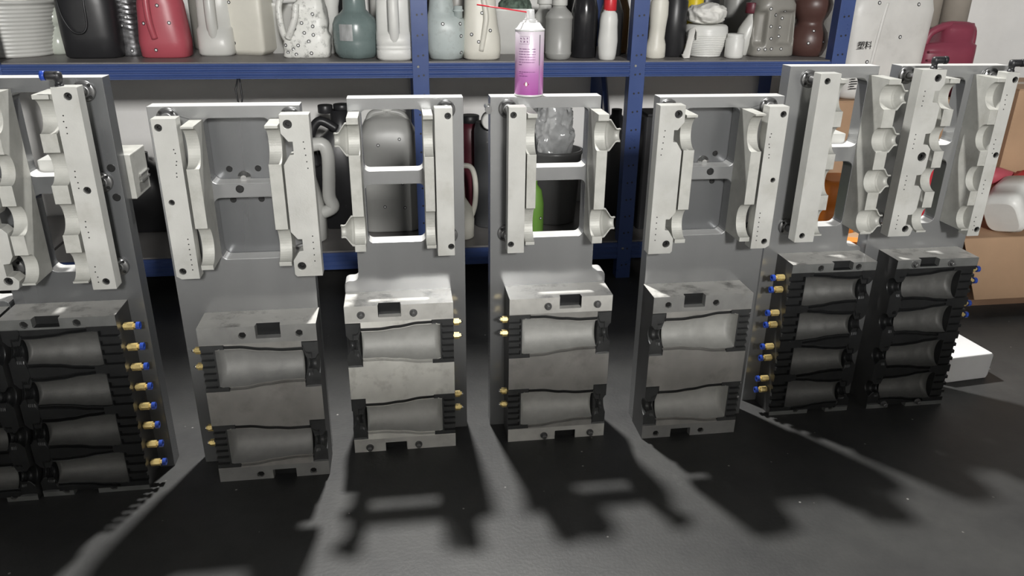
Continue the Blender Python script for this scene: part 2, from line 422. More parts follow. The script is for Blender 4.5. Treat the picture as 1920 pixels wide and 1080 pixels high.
def arcs_profile(z0, z1, cs, r, y_front, y_back, depth=1.0, nseg=20):
    """jaw profile in (y, z): back straight, front with round notches"""
    pts = [(y_back, z0), (y_back, z1), (y_front, z1)]
    for zc in sorted(cs, reverse=True):
        for i in range(nseg + 1):
            a = PI * i / nseg; pts.append((y_front + depth * r * math.sin(a), min(z1 - .004, max(z0 + .004, zc + r * math.cos(a)))))
    pts.append((y_front, z0))
    return pts
def jaw(root, mir, x0, x1, z0, z1, cs, r, depth=1.0, yf=-D + .001):
    return MB().prism([arcs_profile(z0, z1, cs, r, yf, .0, depth)], x0, x1, 'X').build('trim_jaw', JAW, root, mir, bevel=.0007)
def neck_nest(j, mir, x1, zc, r, yf=-D + .001, t=.0035, sc=1.0):
    """half shell following a bottle's shoulder and neck, open to the front"""
    xs = [(-.0005, r), (.004, r * .97), (.0065, r * .86), (.014, r * .50), (.0165, .0115), (.021, .0105), (.023, .0112), (.026, .0108)]
    xs = [(x1 + a * sc, b) for a, b in xs]; n = 14; vs = []; fs = []
    for lay in (0, t):
        for x, rr in xs:
            for i in range(n + 1):
                a = PI * i / n; vs.append((x, yf + (rr + lay) * math.sin(a), zc + (rr + lay) * math.cos(a)))
    N = len(xs) * (n + 1)
    for k in range(len(xs) - 1):
        for i in range(n):
            q = k * (n + 1) + i; fs.append((q, q + 1, q + n + 2, q + n + 1)); fs.append((N + q, N + q + n + 1, N + q + n + 2, N + q + 1))
        for i in (0, n):
            q = k * (n + 1) + i; fs.append((q, q + n + 1, N + q + n + 1, N + q))
    for k in (0, len(xs) - 1):
        for i in range(n):
            q = k * (n + 1) + i; fs.append((q, q + 1, N + q + 1, N + q))
    q = MB().add(vs, fs, True); o = q.build('neck_nest', JAW, j, mir)
    return o

def fitting(root, mir, x, z, y, length=.018, ring=False, m=BRASS):
    """hose fitting pointing to the base side (-x)"""
    f = MB().lathe([(.0035, x + .004), (.0035, x - .002), (.0078, x - .002), (.0078, x - length * .62), (.0045, x - length * .62), (.0045, x - length * .8)], 6, 'X', (0, y, z), smooth=False).build('brass_fitting', m, root, mir)
    if ring: MB().lathe([(.0045, x - length * .78), (.0078, x - length * .78), (.0078, x - length), (.0038, x - length), (.0038, x - length + .004)], 16, 'X', (0, y, z), smooth=False).build('release_ring', BLUER, f, mir)
    else: MB().lathe([(.0042, x - length * .78), (.0036, x - length * .9), (.0015, x - length)], 12, 'X', (0, y, z)).build('fitting_tip', CHROME, f, mir)
def elbow(root, mir, x, z, y, sx=-1, ring=True):
    """push-in elbow: brass foot, upright stub and a thick horizontal barrel"""
    f = MB().lathe([(.0075, z - .002), (.0075, z + .004), (.0062, z + .004), (.0062, z + .010), (.0072, z + .011), (.0080, z + .018), (.0070, z + .024), (.003, z + .026)], 14, 'Z', (x, y, 0))
    f.lathe([(.0062, x - .004 * sx), (.0078, x), (.0078, x + .016 * sx), (.0072, x + .020 * sx)], 16, 'X', (0, y, z + .0185))
    f = f.build('elbow_fitting', BLACKP, root, mir)
    MB().lathe([(.0078, x + .0195 * sx), (.0085, x + .021 * sx), (.0085, x + .027 * sx), (.0045, x + .027 * sx)], 16, 'X', (0, y, z + .0185)).build('release_ring', BLUER if ring else BLACKP, f, mir)

def socket(root, mir, x, z, r, y=0.0, par=None, name='socket_bolt'):
    MB().lathe([(r, y + .004), (r, y - .0014), (r * .9, y - .0020), (r * .55, y - .0020), (r * .55, y - .0006)], 18, 'Y', (x, 0, z), smooth=False, caps=False).lathe([(r * .58, y - .0008), (r * .58, y - .0004)], 6, 'Y', (x, 0, z)).build(name, BOLT, par or root, mir)

def fillet(cx, cz, r, a0, a1, n=6): return [(cx + r * math.cos(a0 + (a1 - a0) * i / n), cz + r * math.sin(a0 + (a1 - a0) * i / n)) for i in range(n + 1)]

# ---- two-cavity mould with open windows and exposed neck nests (the pair in the middle)
def unit_open(label, X, Y, mir, strip_m, mid_m, knob=False):
    root = thing('blow_mould_unit', label, 'mould', (X, Y, 0), 0, 'blow mould halves standing in a row')
    W = .238; H = .80
    out = [(0, 0), (.270, 0), (.270, .380)] + fillet(.258, .388, .012, 0, PI / 2, 5)[1:] + fillet(.250, .412, .012, 1.5 * PI, PI, 5) + [(W, .42), (W, H), (0, H)]
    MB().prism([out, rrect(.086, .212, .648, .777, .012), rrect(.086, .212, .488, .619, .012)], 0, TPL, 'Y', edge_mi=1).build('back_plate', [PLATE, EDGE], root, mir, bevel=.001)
    bar = holed_bar(root, mir, rrect(.028, .064, .481, .792, .0012, 2), [(.0375, .776, .0066), (.0355, .501, .0066)])
    flange_rod(root, mir, .0365, .776, -D + .03); flange_rod(root, mir, .0355, .501, -D + .03)
    jaw(root, mir, .067, .087, .498, .778, (.732, .542), .0375, .8)
    j = jaw(root, mir, .2135, .2365, .496, .775, (.731, .542), .0305, .95)
    for zc in (.732, .542): neck_nest(j, mir, .2365, zc, .0305)
    put_block(root, mir, .034, BLK_AB, 2, .372, strip_m, mid_m, CAV_B, INS, 'out', (.087, .2), .235)
    for z in (.315, .281, .130, .094): fitting(root, mir, .034, z, -.060, .022)
    if knob: MB().lathe([(.005, TPL + .006), (.005, -.003), (.008, -.003), (.008, -.012)], 14, 'Y', (-.004, 0, .775)).build('lock_pin', STEEL, root, mir)
    return root
# ---- two-cavity mould with backed window and notched neck bar
def unit_backed(label, X, Y, mir, strip_m, mid_m, cav_m, lift=0.0, fit='brass'):
    root = thing('blow_mould_unit', label, 'mould', (X, Y, 0), 0, 'blow mould halves standing in a row')
    W = .281; H = .80
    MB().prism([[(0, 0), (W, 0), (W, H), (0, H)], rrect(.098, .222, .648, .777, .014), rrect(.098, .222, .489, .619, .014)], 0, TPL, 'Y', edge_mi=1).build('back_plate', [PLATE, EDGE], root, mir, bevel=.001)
    bk = MB().box(.006, W - .02, TPL + .001, TPL + .022, .42, H - .004).build('backing_plate', PLATE_D, root, mir, bevel=.001)
    for x in (.127, .183):
        for z in (.668, .604): socket(root, mir, x, z, .0062, TPL + .001, bk)
    MB().lathe([(.013, TPL + .001), (.013, TPL - .004), (.006, TPL - .004), (.006, TPL - .012)], 24, 'Y', (.155, 0, .651)).build('piston_rod', CHROME, bk, mir)
    socket(root, mir, .151, .637, .0080, 0)
    dots = [(.060 + .002 * math.sin(k), .735 - k * .011 + .004 * (k % 2)) for k in range(6)] + [(.060, .562 - k * .0105) for k in range(7)]
    holed_bar(root, mir, [(.028, .486), (.037, .480), (.071, .480), (.071, .791), (.028, .791)], [(.039, .775, .0068), (.041, .496, .0068), (.0415, .635, .0055)], dots=dots)
    flange_rod(root, mir, .036, .779, -D + .03); flange_rod(root, mir, .040, .496, -D + .03)
    jaw(root, mir, .076, .099, .497, .776, (.735, .544), .0375, .8)
    jaw(root, mir, .224, .248, .499, .776, (.737, .541), .0335, .9)
    xi = .252; nb = []
    for top in (.7615, .5700):
        nb += [(xi, top), (xi + .0125, top - .016), (xi + .0205, top - .016), (xi + .0205, top - .040), (xi + .0125, top - .041), (xi, top - .060)]
    out = [(.306, .476), (.306, .796), (xi, .796)] + nb + [(xi, .481), (xi + .004, .476)]
    dots2 = [(.292 + .001 * k, .745 - k * .0125) for k in range(5)] + [(.293, .560 - k * .013) for k in range(5)]
    holed_bar(root, mir, out, [(.266, .778, .0082), (.267, .498, .0082)], 'notched_bar', dots=dots2)
    flange_rod(root, mir, .262, .778, -D + .03); flange_rod(root, mir, .262, .500, -D + .03)
    put_block(root, mir, .048, BLK_AB, 2, .372, strip_m, mid_m, cav_m, INS, 'in', (.087, .2), .235)
    for z in (.314, .277, .128, .090): fitting(root, mir, .048, z, -.060, .021 if fit == 'brass' else .010, False, BRASS if fit == 'brass' else STEEL)
    return root
# ---- four-cavity mould
CZ4 = (.798, .704, .609, .514)
def unit_four(label, X, Y, mir, W, xblk, notched, bar=(.030, .077), jb=(.077, .097), jn=(.190, .214), nbx=(.21, .27), rings=True, thread=False, fits=(), elbows=(), cyl=False, narrow=None, bolt_kind='in', plate=None, win=(.100, .191), bhx=None, back_w=0):
    root = thing('blow_mould_unit', label, 'mould', (X, Y, 0), 0, 'blow mould halves standing in a row')
    plate = plate or PLATE_D; H = .855
    if narrow:
        out = [(0, 0), (narrow, 0), (narrow, .405)] + fillet(narrow - .012, .412, .012, 0, PI / 2, 5)[1:] + fillet(W + .012, .436, .012, 1.5 * PI, PI, 5) + [(W, H), (0, H)]
    else: out = [(0, 0), (W, 0), (W, H), (0, H)]
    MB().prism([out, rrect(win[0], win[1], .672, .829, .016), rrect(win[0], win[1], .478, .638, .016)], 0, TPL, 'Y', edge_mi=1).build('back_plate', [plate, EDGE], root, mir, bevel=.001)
    bx = bhx if bhx is not None else bar[0] + .018
    holes = [(bx, .833, .0068), (bx, .484, .0068)]
    if not thread: holes.append((bx, .664, .0068))
    dots = []
    if not thread:
        for z0 in (.80, .70, .605, .515): dots += [(bar[1] - .012 + .0015 * math.sin(k * 2), z0 - k * .0105) for k in range(4)]
    holed_bar(root, mir, rrect(bar[0], bar[1], .468, .849, .0012, 2), holes, dots=dots)
    for z in (.828, .482) if thread else (.831, .660, .486): flange_rod(root, mir, bx, z, -D + .03, thread)
    jaw(root, mir, jb[0], jb[1], .482, .836, CZ4, .030, .85)
    j = jaw(root, mir, jn[0], jn[1], .482, .836, CZ4, .0265 if not notched else .0285, .95)
    if not notched:
        for zc in CZ4: neck_nest(j, mir, jn[1], zc, .0265, sc=.8)
    else:
        xi, xo = nbx; nb = []
        for zc in CZ4:
            nb += [(xi + .002, zc + .027), (xi + .010, zc + .013), (xi + .021, zc + .012), (xi + .021, zc - .012), (xi + .010, zc - .013), (xi + .001, zc - .023)]
        out = [(xo, .474), (xo, .856), (xi + .003, .856)] + nb + [(xi + .004, .478), (xi + .008, .474)]
        dots2 = []
        for z0 in (.81, .715, .62, .525): dots2 += [(xo - .016, z0 - k * .0105) for k in range(4)]
        holed_bar(root, mir, out, [(xi + .020, .838, .0082), (xi + .018, .664, .0105), (xi + .020, .492, .0082)], 'notched_bar', dots=dots2)
        for z in (.835, .492): flange_rod(root, mir, xo - .018, z, -D + .03)
    put_block(root, mir, xblk, BLK_C, 4, .412, STRIP_D, INS_D, CAV_D, INS_D, bolt_kind, (.072, .168), .214)
    for z in fits: fitting(root, mir, xblk, z, -.050, .033, rings)
    for ex, ez, sx, rg in elbows: elbow(root, mir, ex, ez, -D + .015, sx, rg)
    if cyl:
        c = MB().box(-.010, .075, TPL + .001, .135, .612, .702).build('cylinder_body', JAW, root, mir, bevel=.002)
        for zz in (.650, .638): MB().box(-.014, .07, .075, .130, zz, zz + .004).build('cylinder_groove_rail', CHROME, c, mir)
        for zz in (.686, .628): socket(root, mir, .014, zz, .0075, 0)
    # cylinder behind the cross web
    cw = MB().box(win[0] + .012, win[1] - .004, TPL + .001, .090, .640, .695).build('web_cylinder', BAR, root, mir, bevel=.003)
    socket(root, mir, (win[0] + win[1]) / 2, .668, .006, TPL + .001, cw)
    return root

unit_open('aluminium two-cavity mould half left of the purple spray can, brass fittings on its right', .132, 1.624, -1, STRIP, MID_LIT)
unit_open('aluminium two-cavity mould half with the purple spray can standing on its top edge', .189, 1.624, 1, STRIP, MID, True)
unit_backed('two-cavity mould half with closed grey window panel and white jug handle beside it', -.472, 1.549, 1, STRIP_G, MID, CAV)
unit_backed('two-cavity mould half with closed window panel standing right of the spray can unit', .829, 1.598, -1, STRIP_G, MID, CAV_B, fit='steel')
unit_four('tall four-cavity dark mould half with blue-tipped fittings on its left and threaded rods', .864, 1.659, 1, .214, .037, False,
          bar=(.030, .077), jb=(.076, .096), jn=(.192, .220), thread=True, fits=(.369, .338, .276, .244, .184, .152, .093, .061), narrow=.255, plate=PLATE, bhx=.047)
unit_four('tall four-cavity dark mould half at far right with two black elbow fittings on top', 1.400, 1.659, -1, .268, .017, True,
          bar=(.035, .066), jb=(.060, .084), jn=(.176, .200), nbx=(.211, .272), rings=True, fits=(.369, .338, .276, .244), elbows=((.047, .849, -1, False), (.236, .856, -1, False)), bolt_kind='out', bhx=.043, plate=PLATE)
unit_four('tall four-cavity dark mould half near left edge with a column of eight brass fittings', -.538, 1.543, -1, .246, .031, True,
          bar=(.017, .060), jb=(.066, .094), jn=(.160, .184), nbx=(.186, .246), rings=True, fits=(.375, .328, .282, .235, .188, .141, .094, .047), elbows=((.050, .848, 1, True),), cyl=True, bhx=.034, win=(.085, .166))
unit_four('dark four-cavity mould half cut off by the left picture edge, only its neck inserts showing', -1.044, 1.534, 1, .214, .040, False,
          bar=(.030, .077), jb=(.076, .096), jn=(.192, .216), thread=True, fits=(.369, .338, .276, .244, .184, .152, .093, .061), narrow=.256, bhx=.047)

# ------------------------------------------------------------------ storage rack
SH = .770; LS = .141; RY = 2.545; RB = 3.075
BLUE = mat('blue_powder_coat', (.050, .085, .235), 0, .30, .06, 9)
SHELFM = mat('grey_shelf_board', (.20, .19, .185), .1, .45, .12, 12, dirt=.3, dscale=6, dcol=(.14, .14, .14))
rack = thing('storage_rack', 'blue steel storage rack with slotted posts holding bottles behind the moulds', 'rack', (0, RY, 0))
POSTS = (-1.19, .073, .787, 1.497)
def post(x, y, z1=2.60):
    p = MB().prism([[(x - .026, y), (x + .026, y), (x + .026, y + .004), (x - .020, y + .004), (x - .020, y + .045), (x - .026, y + .045)]], 0, z1, 'Z').build('post', BLUE, rack, bevel=.0008)
    q = MB(); z = .05
    while z < z1 - .03:
        for dx in (-.007, .009): q.lathe([(.0034, y - .0006), (.0034, y + .001)], 8, 'Y', (x + dx, 0, z + (0 if dx < 0 else .002)))
        z += .0615
    o = q.build('slot_holes', BLACKP, p); o['kind'] = 'stuff'
    for z in (.755, .115): MB().lathe([(.004, y - .002), (.005, y)], 10, 'Y', (x - .008, 0, z)).build('rivet', CHROME, p)
for px in POSTS: post(px, 0.0)
for px in POSTS: MB().box(px - .026, px + .026, RB - RY - .004, RB - RY, 0, 2.60).build('rear_post', BLUE, rack)
def beam(x0, x1, ztop, zbot, yy=.004):
    h = (ztop - zbot)
    pr = [(yy, ztop), (yy, zbot), (yy + .030, zbot), (yy + .030, ztop)]
    front = []
    k = 0
    for t in (.20, .50, .80):
        z = zbot + h * t
        front += [(yy, z - .005), (yy - .006, z - .003), (yy - .006, z + .0), (yy, z + .005)]
    pr = [(yy, zbot)] + front + [(yy, ztop), (yy + .030, ztop), (yy + .030, zbot)]
    MB().prism([pr], x0, x1, 'X').build('shelf_beam', BLUE, rack)
spans = [(-1.75, POSTS[0] - .026)] + [(a + .026, b_ - .026) for a, b_ in zip(POSTS, POSTS[1:])]
for a, b_ in spans:
    beam(a, b_, SH - .004, .720); beam(a, b_, .135, .075)
    for zt in (1.36, 1.95, 2.55): beam(a, b_, zt - .004, zt - .050)
    for z in (SH, .140, 1.36, 1.95, 2.55):
        MB().box(a - .02, b_ + .02, .012, RB - RY + .003, z - .012, z).build('shelf_board', SHELFM, rack, bevel=.001)
for px in (.787,):
    MB().tube([(px - .01, .42, .72), (px + .055, .42, .30)], .02, 4, flat=.25).build('diagonal_brace', BLUE, rack)
strap = MB().tube([(-.492, RY - .004, .722), (-.500, RY - .012, .690), (-.497, RY - .014, .655), (-.488, RY - .010, .642), (-.484, RY - .008, .665), (-.486, RY - .002, .705), (-.487, RY - .001, .722)], .0028, 8).build('cable_tie', BLACKP)
tag(strap, 'thin black strap loop hanging from the upper shelf beam', 'strap')

# ------------------------------------------------------------------ bottles and containers
DOTW = mat('marker_white', (.85, .85, .85), 0, .4); DOTB = mat('marker_black', (.02, .02, .02), 0, .6)
def dot_mesh():
    q = MB(); q.lathe([(.0056, 0), (.0056, .0006)], 14, 'Z', mi=1); q.lathe([(.0031, .0005), (.0031, .0010)], 12, 'Z', mi=0)
    o = q.build('marker_dot', [DOTW, DOTB]); me = o.data; bpy.data.objects.remove(o); return me
DOT = dot_mesh()
def dots_on(root, part, pts, sc=1.0):
    """small round scanning targets stuck on the camera side; pts are (x, z) on the thing"""
    me = part.data; bv = BVHTree.FromPolygons([v.co[:] for v in me.vertices], [p.vertices[:] for p in me.polygons])
    for x, z in pts:
        h, nrm, i, d = bv.ray_cast(Vector((x, -2, z)), Vector((0, 1, 0)))
        if h is None: continue
        if nrm.y > 0: nrm = -nrm
        o = bpy.data.objects.new('marker_dot', DOT); COL.objects.link(o); o.parent = root
        o.location = h - nrm * -.0002; o.rotation_euler = nrm.to_track_quat('Z', 'Y').to_euler(); o.scale = (sc, sc, sc)
PL = {}
def plas(name, col, rough=.4, **k): return mat('plastic_' + name, col, 0, rough, .05, 14, **k)
WHITE = plas('white', (.74, .74, .71), .42, dirt=.2, dscale=12, dcol=(.55, .54, .50))
CREAM = plas('cream', (.74, .72, .64), .45, dirt=.25, dscale=14, dcol=(.55, .53, .46))
OFFW = plas('translucent_white', (.60, .60, .57), .35)
GREYT = plas('grey_translucent', (.36, .36, .345), .38)
BLACK = plas('black', (.022, .022, .024), .38)
TEAL = plas('teal', (.165, .215, .21), .28)
PALE = plas('pale_blue', (.48, .535, .525), .4, dirt=.6, dscale=45, dcol=(.30, .32, .31))
REDP = plas('red', (.44, .085, .11), .38)
WINE = plas('wine', (.24, .045, .075), .45)
MAROON = plas('maroon', (.115, .020, .032), .4)
TAUPE = plas('taupe', (.26, .25, .225), .35)
BROWN = plas('brown', (.090, .045, .038), .4)
YELLOW = plas('yellow', (.72, .55, .02), .4)
ORANGE = plas('orange', (.95, .27, .035), .4)
GREEN = plas('green', (.16, .33, .06), .4)
SPECK = plas('speckled_white', (.76, .76, .72), .4, dirt=.9, dscale=60, dcol=(.12, .12, .11))
FOIL = mat('dark_foil', (.16, .16, .165), .7, .3, .5, 60, .3, 90)
CARD = mat('cardboard', (.42, .27, .165), 0, .8, .08, 8, .1, 90, dirt=.2, dscale=5, dcol=(.33, .20, .12))
CARD_D = mat('cardboard_inside', (.22, .13, .08), 0, .85, .08, 8)

def ribbed(z0, z1, n, rx, ry, amp, nn=2, taper=0.0, cx=0, cy=0, per=4):
    out = []
    for k in range(n * per + 1):
        t = k / (n * per); z = z0 + (z1 - z0) * t; d = amp * (math.cos(2 * PI * k / per)) + taper * t
        out.append((z, rx + d, ry + d, nn, cx, cy))
    return out
def vessel(name, label, X, Y, secs, m, z=SH, rz=0, cat='bottle', part='body', dots=(), seg=44, fn=None, tilt=None, dsc=1.0):
    root = thing(name, label, cat, (X, Y, z), rz, 'containers on the upper rack shelf' if z == SH else ('containers on the lower rack shelf' if z == LS else None))
    if tilt: root.rotation_euler = (tilt[0], tilt[1], rz)
    q = MB().loft(secs, seg)
    if fn: q.xf(fn)
    body = q.build(part, m, root)
    if dots: dots_on(root, body, dots, dsc)
    return root, body
def cap(root, x, y, z, r, h, m, name='cap', ridges=True):
    n = 36; prof = []
    vs = MB().lathe([(r * .96, z), (r, z + .002), (r, z + h - .002), (r * .94, z + h)], n, 'Z', (x, y, 0))
    if ridges: vs.xf(lambda p: Vector((x + (p.x - x) * (1 + .02 * math.cos(18 * math.atan2(p.y - y, p.x - x))), y + (p.y - y) * (1 + .02 * math.cos(18 * math.atan2(p.y - y, p.x - x))), p.z)))
    return vs.build(name, m, root)
def handle(root, pts, r, m, flat=1.0, name='handle'):
    P = [Vector(p) for p in pts]; out = []
    for i in range(len(P) - 1):
        p0 = P[max(i - 1, 0)]; p1 = P[i]; p2 = P[i + 1]; p3 = P[min(i + 2, len(P) - 1)]
        for k in range(6):
            t = k / 6; out.append(.5 * ((2 * p1) + (-p0 + p2) * t + (2 * p0 - 5 * p1 + 4 * p2 - p3) * t * t + (-p0 + 3 * p1 - 3 * p2 + p3) * t ** 3))
    out.append(P[-1])
    return MB().tube(out, r, 12, flat=flat).build(name, m, root)

# -- upper shelf, left to right
r_, b_ = vessel('ribbed_tub', 'large cream ribbed tub at the left end of the upper shelf', -1.235, 2.80, [(0, .128, .128)] + ribbed(.006, .158, 13, .134, .134, .0016, 2, .022) + [(.160, .162, .162), (.168, .162, .162), (.168, .152, .152), (.06, .140, .140)], OFFW, cat='tub')
def crumple(name, label, X, Y, z, rx, ry, h, m, amp=.35, sc=9, cat='cloth', seed=0, n=84):
    K = 44
    q = MB().loft([(h * (1 - math.cos(PI * k / K)) / 2, max(.002, rx * math.sin(PI * k / K) ** .6), max(.002, ry * math.sin(PI * k / K) ** .6)) for k in range(K + 1)], n)
    def fn(p):
        s1 = p * sc + Vector((seed, 0, 0)); w = Vector((noise.noise(s1 * .9), noise.noise(s1 * .9 + Vector((7, 1, 3))), noise.noise(s1 + Vector((1, 9, 5)))))
        d = .9 * noise.noise(s1) + .8 * (.35 - abs(noise.noise(s1 * 1.9 + w * 1.2))) + .35 * (.3 - abs(noise.noise(s1 * 4.3 + w * 2)))
        return Vector((p.x * (1 + amp * d), p.y * (1 + amp * d), max(0, p.z * (1 + amp * .5 * d))))
    q.xf(fn); o = q.build(name, m, None, loc=(X, Y, z)); return tag(o, label, cat)
CLOTH = mat('white_cloth', (.78, .77, .73), 0, .8, .05, 20, .4, 40)
for i, (dx, dy) in enumerate(((-.05, -.06), (.055, -.05), (.0, .06))):
    crumple('crumpled_paper', ('crumpled white paper ball in front left of the ribbed tub', 'crumpled white paper ball at front right inside the ribbed tub', 'crumpled white paper ball at the back of the ribbed tub')[i], -1.235 + dx, 2.80 + dy, SH + .061, .055, .05, .13, CLOTH, .3, 14, 'paper', i * 3.1)
r_, b_ = vessel('clear_bottle', 'small clear waisted bottle between the ribbed tub and the black jug', -1.095, 2.70 + .115, [(0, .030, .030), (.006, .040, .036), (.03, .043, .040), (.06, .036, .034), (.080, .022, .022), (.085, .020, .020), (.092, .028, .028), (.112, .034, .034), (.135, .026, .026), (.15, .015, .015), (.17, .015, .015)], plas('clear_greenish', (.50, .53, .47), .2))
cap(r_, 0, 0, .168, .017, .02, WHITE)
r_, b_ = vessel('black_jug', 'big black plastic jug with moulded handle beside the ribbed tub', -.950, 2.72, [(0, .076, .055, 3.2), (.006, .084, .062, 3.2), (.07, .088, .066, 3.0), (.16, .090, .066, 2.8), (.20, .086, .062, 2.6), (.25, .055, .05, 2.2), (.275, .024, .024), (.30, .024, .024)], BLACK, cat='jug')
handle(r_, [(-.072, -.050, .20), (-.058, -.068, .13), (-.034, -.074, .085), (-.006, -.074, .078), (.010, -.070, .10), (.012, -.068, .15), (.012, -.060, .20)], .0028, BLACK, name='handle_rim')
cap(r_, 0, 0, .29, .028, .025, BLACK)
def fold(p):
    k = 1 + .05 * math.sin(p.z * 420 + 3 * math.sin(p.x * 60)) * (1 if p.z > .085 else .15)
    return Vector((p.x * k, p.y * k, p.z))
r_, b_ = vessel('foil_bottle', 'dark shiny ridged bottle with marker dots, left of the red canister', -.858, 2.765, [(0, .036, .036, 3)] + [(.004 + k * .0045, .040, .038, 3) for k in range(42)] + [(.21, .02, .02), (.235, .02, .02)], FOIL, fn=fold, dots=[(-.004, .095), (-.010, .058), (.014, .018), (.012, .12)])
cap(r_, 0, 0, .23, .022, .02, BLACK)
r_, b_ = vessel('red_canister', 'red plastic canister with moulded centre rib on the upper shelf', -.735, 2.725, [(0, .068, .052, 3.5), (.005, .074, .058, 3.5), (.05, .077, .062, 3.2), (.10, .074, .058, 2.6), (.16, .070, .055, 2.4), (.21, .06, .05), (.25, .025, .025), (.28, .025, .025)], REDP, cat='canister', dots=[(-.028, .148), (.004, .158), (-.045, .105), (-.022, .100), (.032, .107), (-.018, .026)])
handle(r_, [(-.022, -.046, .24), (-.026, -.060, .17), (-.024, -.064, .11), (-.016, -.060, .06)], .010, REDP, name='rib'); cap(r_, 0, 0, .27, .03, .025, BLACK)
def handled_jug(name, label, X, Y, w, m, capm=WHITE, dots=(), rib=True):
    """jug seen with its handle bar in front, upper body set back to both sides"""
    h = w / 2; secs = [(0, h * .88, h * .8, 3), (.008, h, h * .92, 3.2)]
    secs += [(.030, h, h * .92, 3.2), (.033, h * .97, h * .89, 3.2), (.036, h, h * .92, 3.2), (.042, h, h * .92, 3.2), (.045, h * .97, h * .89, 3.2), (.048, h, h * .92, 3.2)] if rib else [(.03, h, h * .92, 3.2)]
    secs += [(.082, h * .98, h * .9, 3), (.090, h * .96, h * .60, 3, 0, h * .26), (.19, h * .92, h * .52, 3, 0, h * .3), (.225, h * .6, h * .5, 2, 0, h * .2), (.25, .02, .02, 2, 0, h * .2), (.275, .02, .02, 2, 0, h * .2)]
    r, b = vessel(name, label, X, Y, secs, m, cat='jug', dots=dots)
    handle(r, [(0, -h * .62, .06), (0, -h * .78, .085), (0, -h * .86, .12), (0, -h * .80, .17), (0, -h * .5, .21), (0, 0, .225)], h * .30, m, 1.0)
    cap(r, 0, h * .2, .265, .026, .022, capm); return r
handled_jug('handled_jug', 'grey-white handled jug between the red canister and cream jerrycan', -.587, 2.772, .116, OFFW, rib=False)
r_, b_ = vessel('jerrycan', 'cream rectangular jerrycan with chamfered base on the upper shelf', -.478, 2.80, [(0, .052, .040, 7), (.018, .066, .052, 8), (.19, .066, .052, 8), (.22, .058, .046, 6), (.235, .02, .02, 2, -.03), (.255, .02, .02, 2, -.03)], CREAM, rz=-.35, cat='jerrycan', dots=[(-.04, .165), (-.038, .038)])
cap(r_, -.03, 0, .25, .026, .02, CREAM)
r_, b_ = vessel('white_tub', 'small square white tub behind the speckled jug', -.385, 2.86, [(0, .044, .044, 6), (.150, .050, .050, 6), (.151, .053, .053, 6), (.162, .053, .053, 6), (.162, .048, .048, 6), (.05, .044, .044, 6)], WHITE, cat='tub')
def rough(p):
    d = noise.noise(p * 40) * .004 + noise.noise(p * 14) * .006
    return Vector((p.x + d * (1 if p.x > 0 else -1), p.y - abs(d), p.z))
dd = [(-.062, .040), (-.056, .018), (-.030, .012), (.018, .016), (-.022, .040), (.012, .052), (-.042, .070), (.0, .078), (.028, .072), (-.038, .028), (-.03, .09), (.028, .098), (-.006, .108), (.03, .135), (-.024, .13), (-.03, .15)]
r_, b_ = vessel('speckled_jug', 'crumpled white speckled jug covered in marker dots', -.292, 2.715, [(0, .072, .050, 5), (.006, .076, .056, 5)] + [(.006 + .012 * k, .076 - .0022 * k * (.4 if k < 6 else 1), .056 - .001 * k, 5, .004 + .0012 * k) for k in range(1, 14)] + [(.20, .03, .03, 2, .03), (.23, .02, .02, 2, .03)], SPECK, cat='jug', fn=rough, dots=dd)
handle(r_, [(.0, -.03, .205), (-.045, -.035, .20), (-.072, -.04, .165), (-.072, -.046, .11), (-.066, -.044, .075), (-.058, -.036, .055)], .0105, SPECK)
handle(r_, [(-.052, -.052, .062), (-.038, -.060, .09), (-.024, -.062, .125), (-.018, -.056, .165)], .011, SPECK, name='strap_rib'); cap(r_, .03, 0, .225, .024, .02, BLACK)
r_, b_ = vessel('slim_white_bottle', 'slim white bottle hidden between the speckled jug and the teal bottle', -.216, 2.83, [(0, .020, .020), (.15, .026, .026), (.17, .03, .03), (.175, .03, .03), (.2, .015, .015)], WHITE)
def petal(p):
    a = math.atan2(p.y, p.x); k = 1 - .10 * max(0, 1 - p.z / .03) * (0.5 - 0.5 * math.cos(5 * a + 1.0))
    return Vector((p.x * k, p.y * k, p.z))
r_, b_ = vessel('teal_bottle', 'teal translucent round bottle with a silver label on the upper shelf', -.130, 2.675, [(0, .052, .052), (.004, .060, .060), (.02, .070, .070), (.05, .0725, .0725), (.055, .0715, .0715), (.06, .0725, .0725), (.105, .0725, .0725), (.125, .064, .064), (.140, .046, .046), (.150, .037, .037), (.19, .035, .035), (.215, .03, .03)], TEAL, fn=petal)
MB().add([(.0732 * math.sin(a), -.0732 * math.cos(a), z) for z in (.058, .108) for a in [-.72 + .045 * i for i in range(15)]], [(i, i + 1, 16 + i, 15 + i) for i in range(14)], True).build('label_sticker', mat('silver_label', (.45, .46, .46), .3, .4, .25, 90, stretch=(1, 1, .3)), r_)
cap(r_, 0, 0, .21, .034, .025, TEAL)
handled_jug('handled_jug', 'white ribbed handled jug left of the first blue rack post', -.006, 2.625, .118, WHITE)
r_, b_ = vessel('pale_speckled_jug', 'pale blue speckled jug with petal-shaped base right of the rack post', .160, 2.64, [(0, .046, .046, 2.6), (.004, .054, .054, 2.6), (.03, .063, .060, 2.8), (.09, .065, .062, 2.8), (.125, .060, .058, 2.6), (.135, .050, .05, 2, -.008), (.15, .042, .042, 2, -.012), (.20, .034, .034, 2, -.014), (.23, .022, .022, 2, -.014)], PALE, cat='jug', fn=petal, dots=[(-.012, .112), (.044, .112), (.046, .075), (.046, .024)])
MB().lathe([(.014, .128), (.014, .148), (.017, .149), (.017, .153), (.014, .154), (.013, .165)], 20, 'Z', (.040, -.028, 0)).build('spout', PALE, r_); cap(r_, -.014, 0, .225, .026, .02, WHITE)
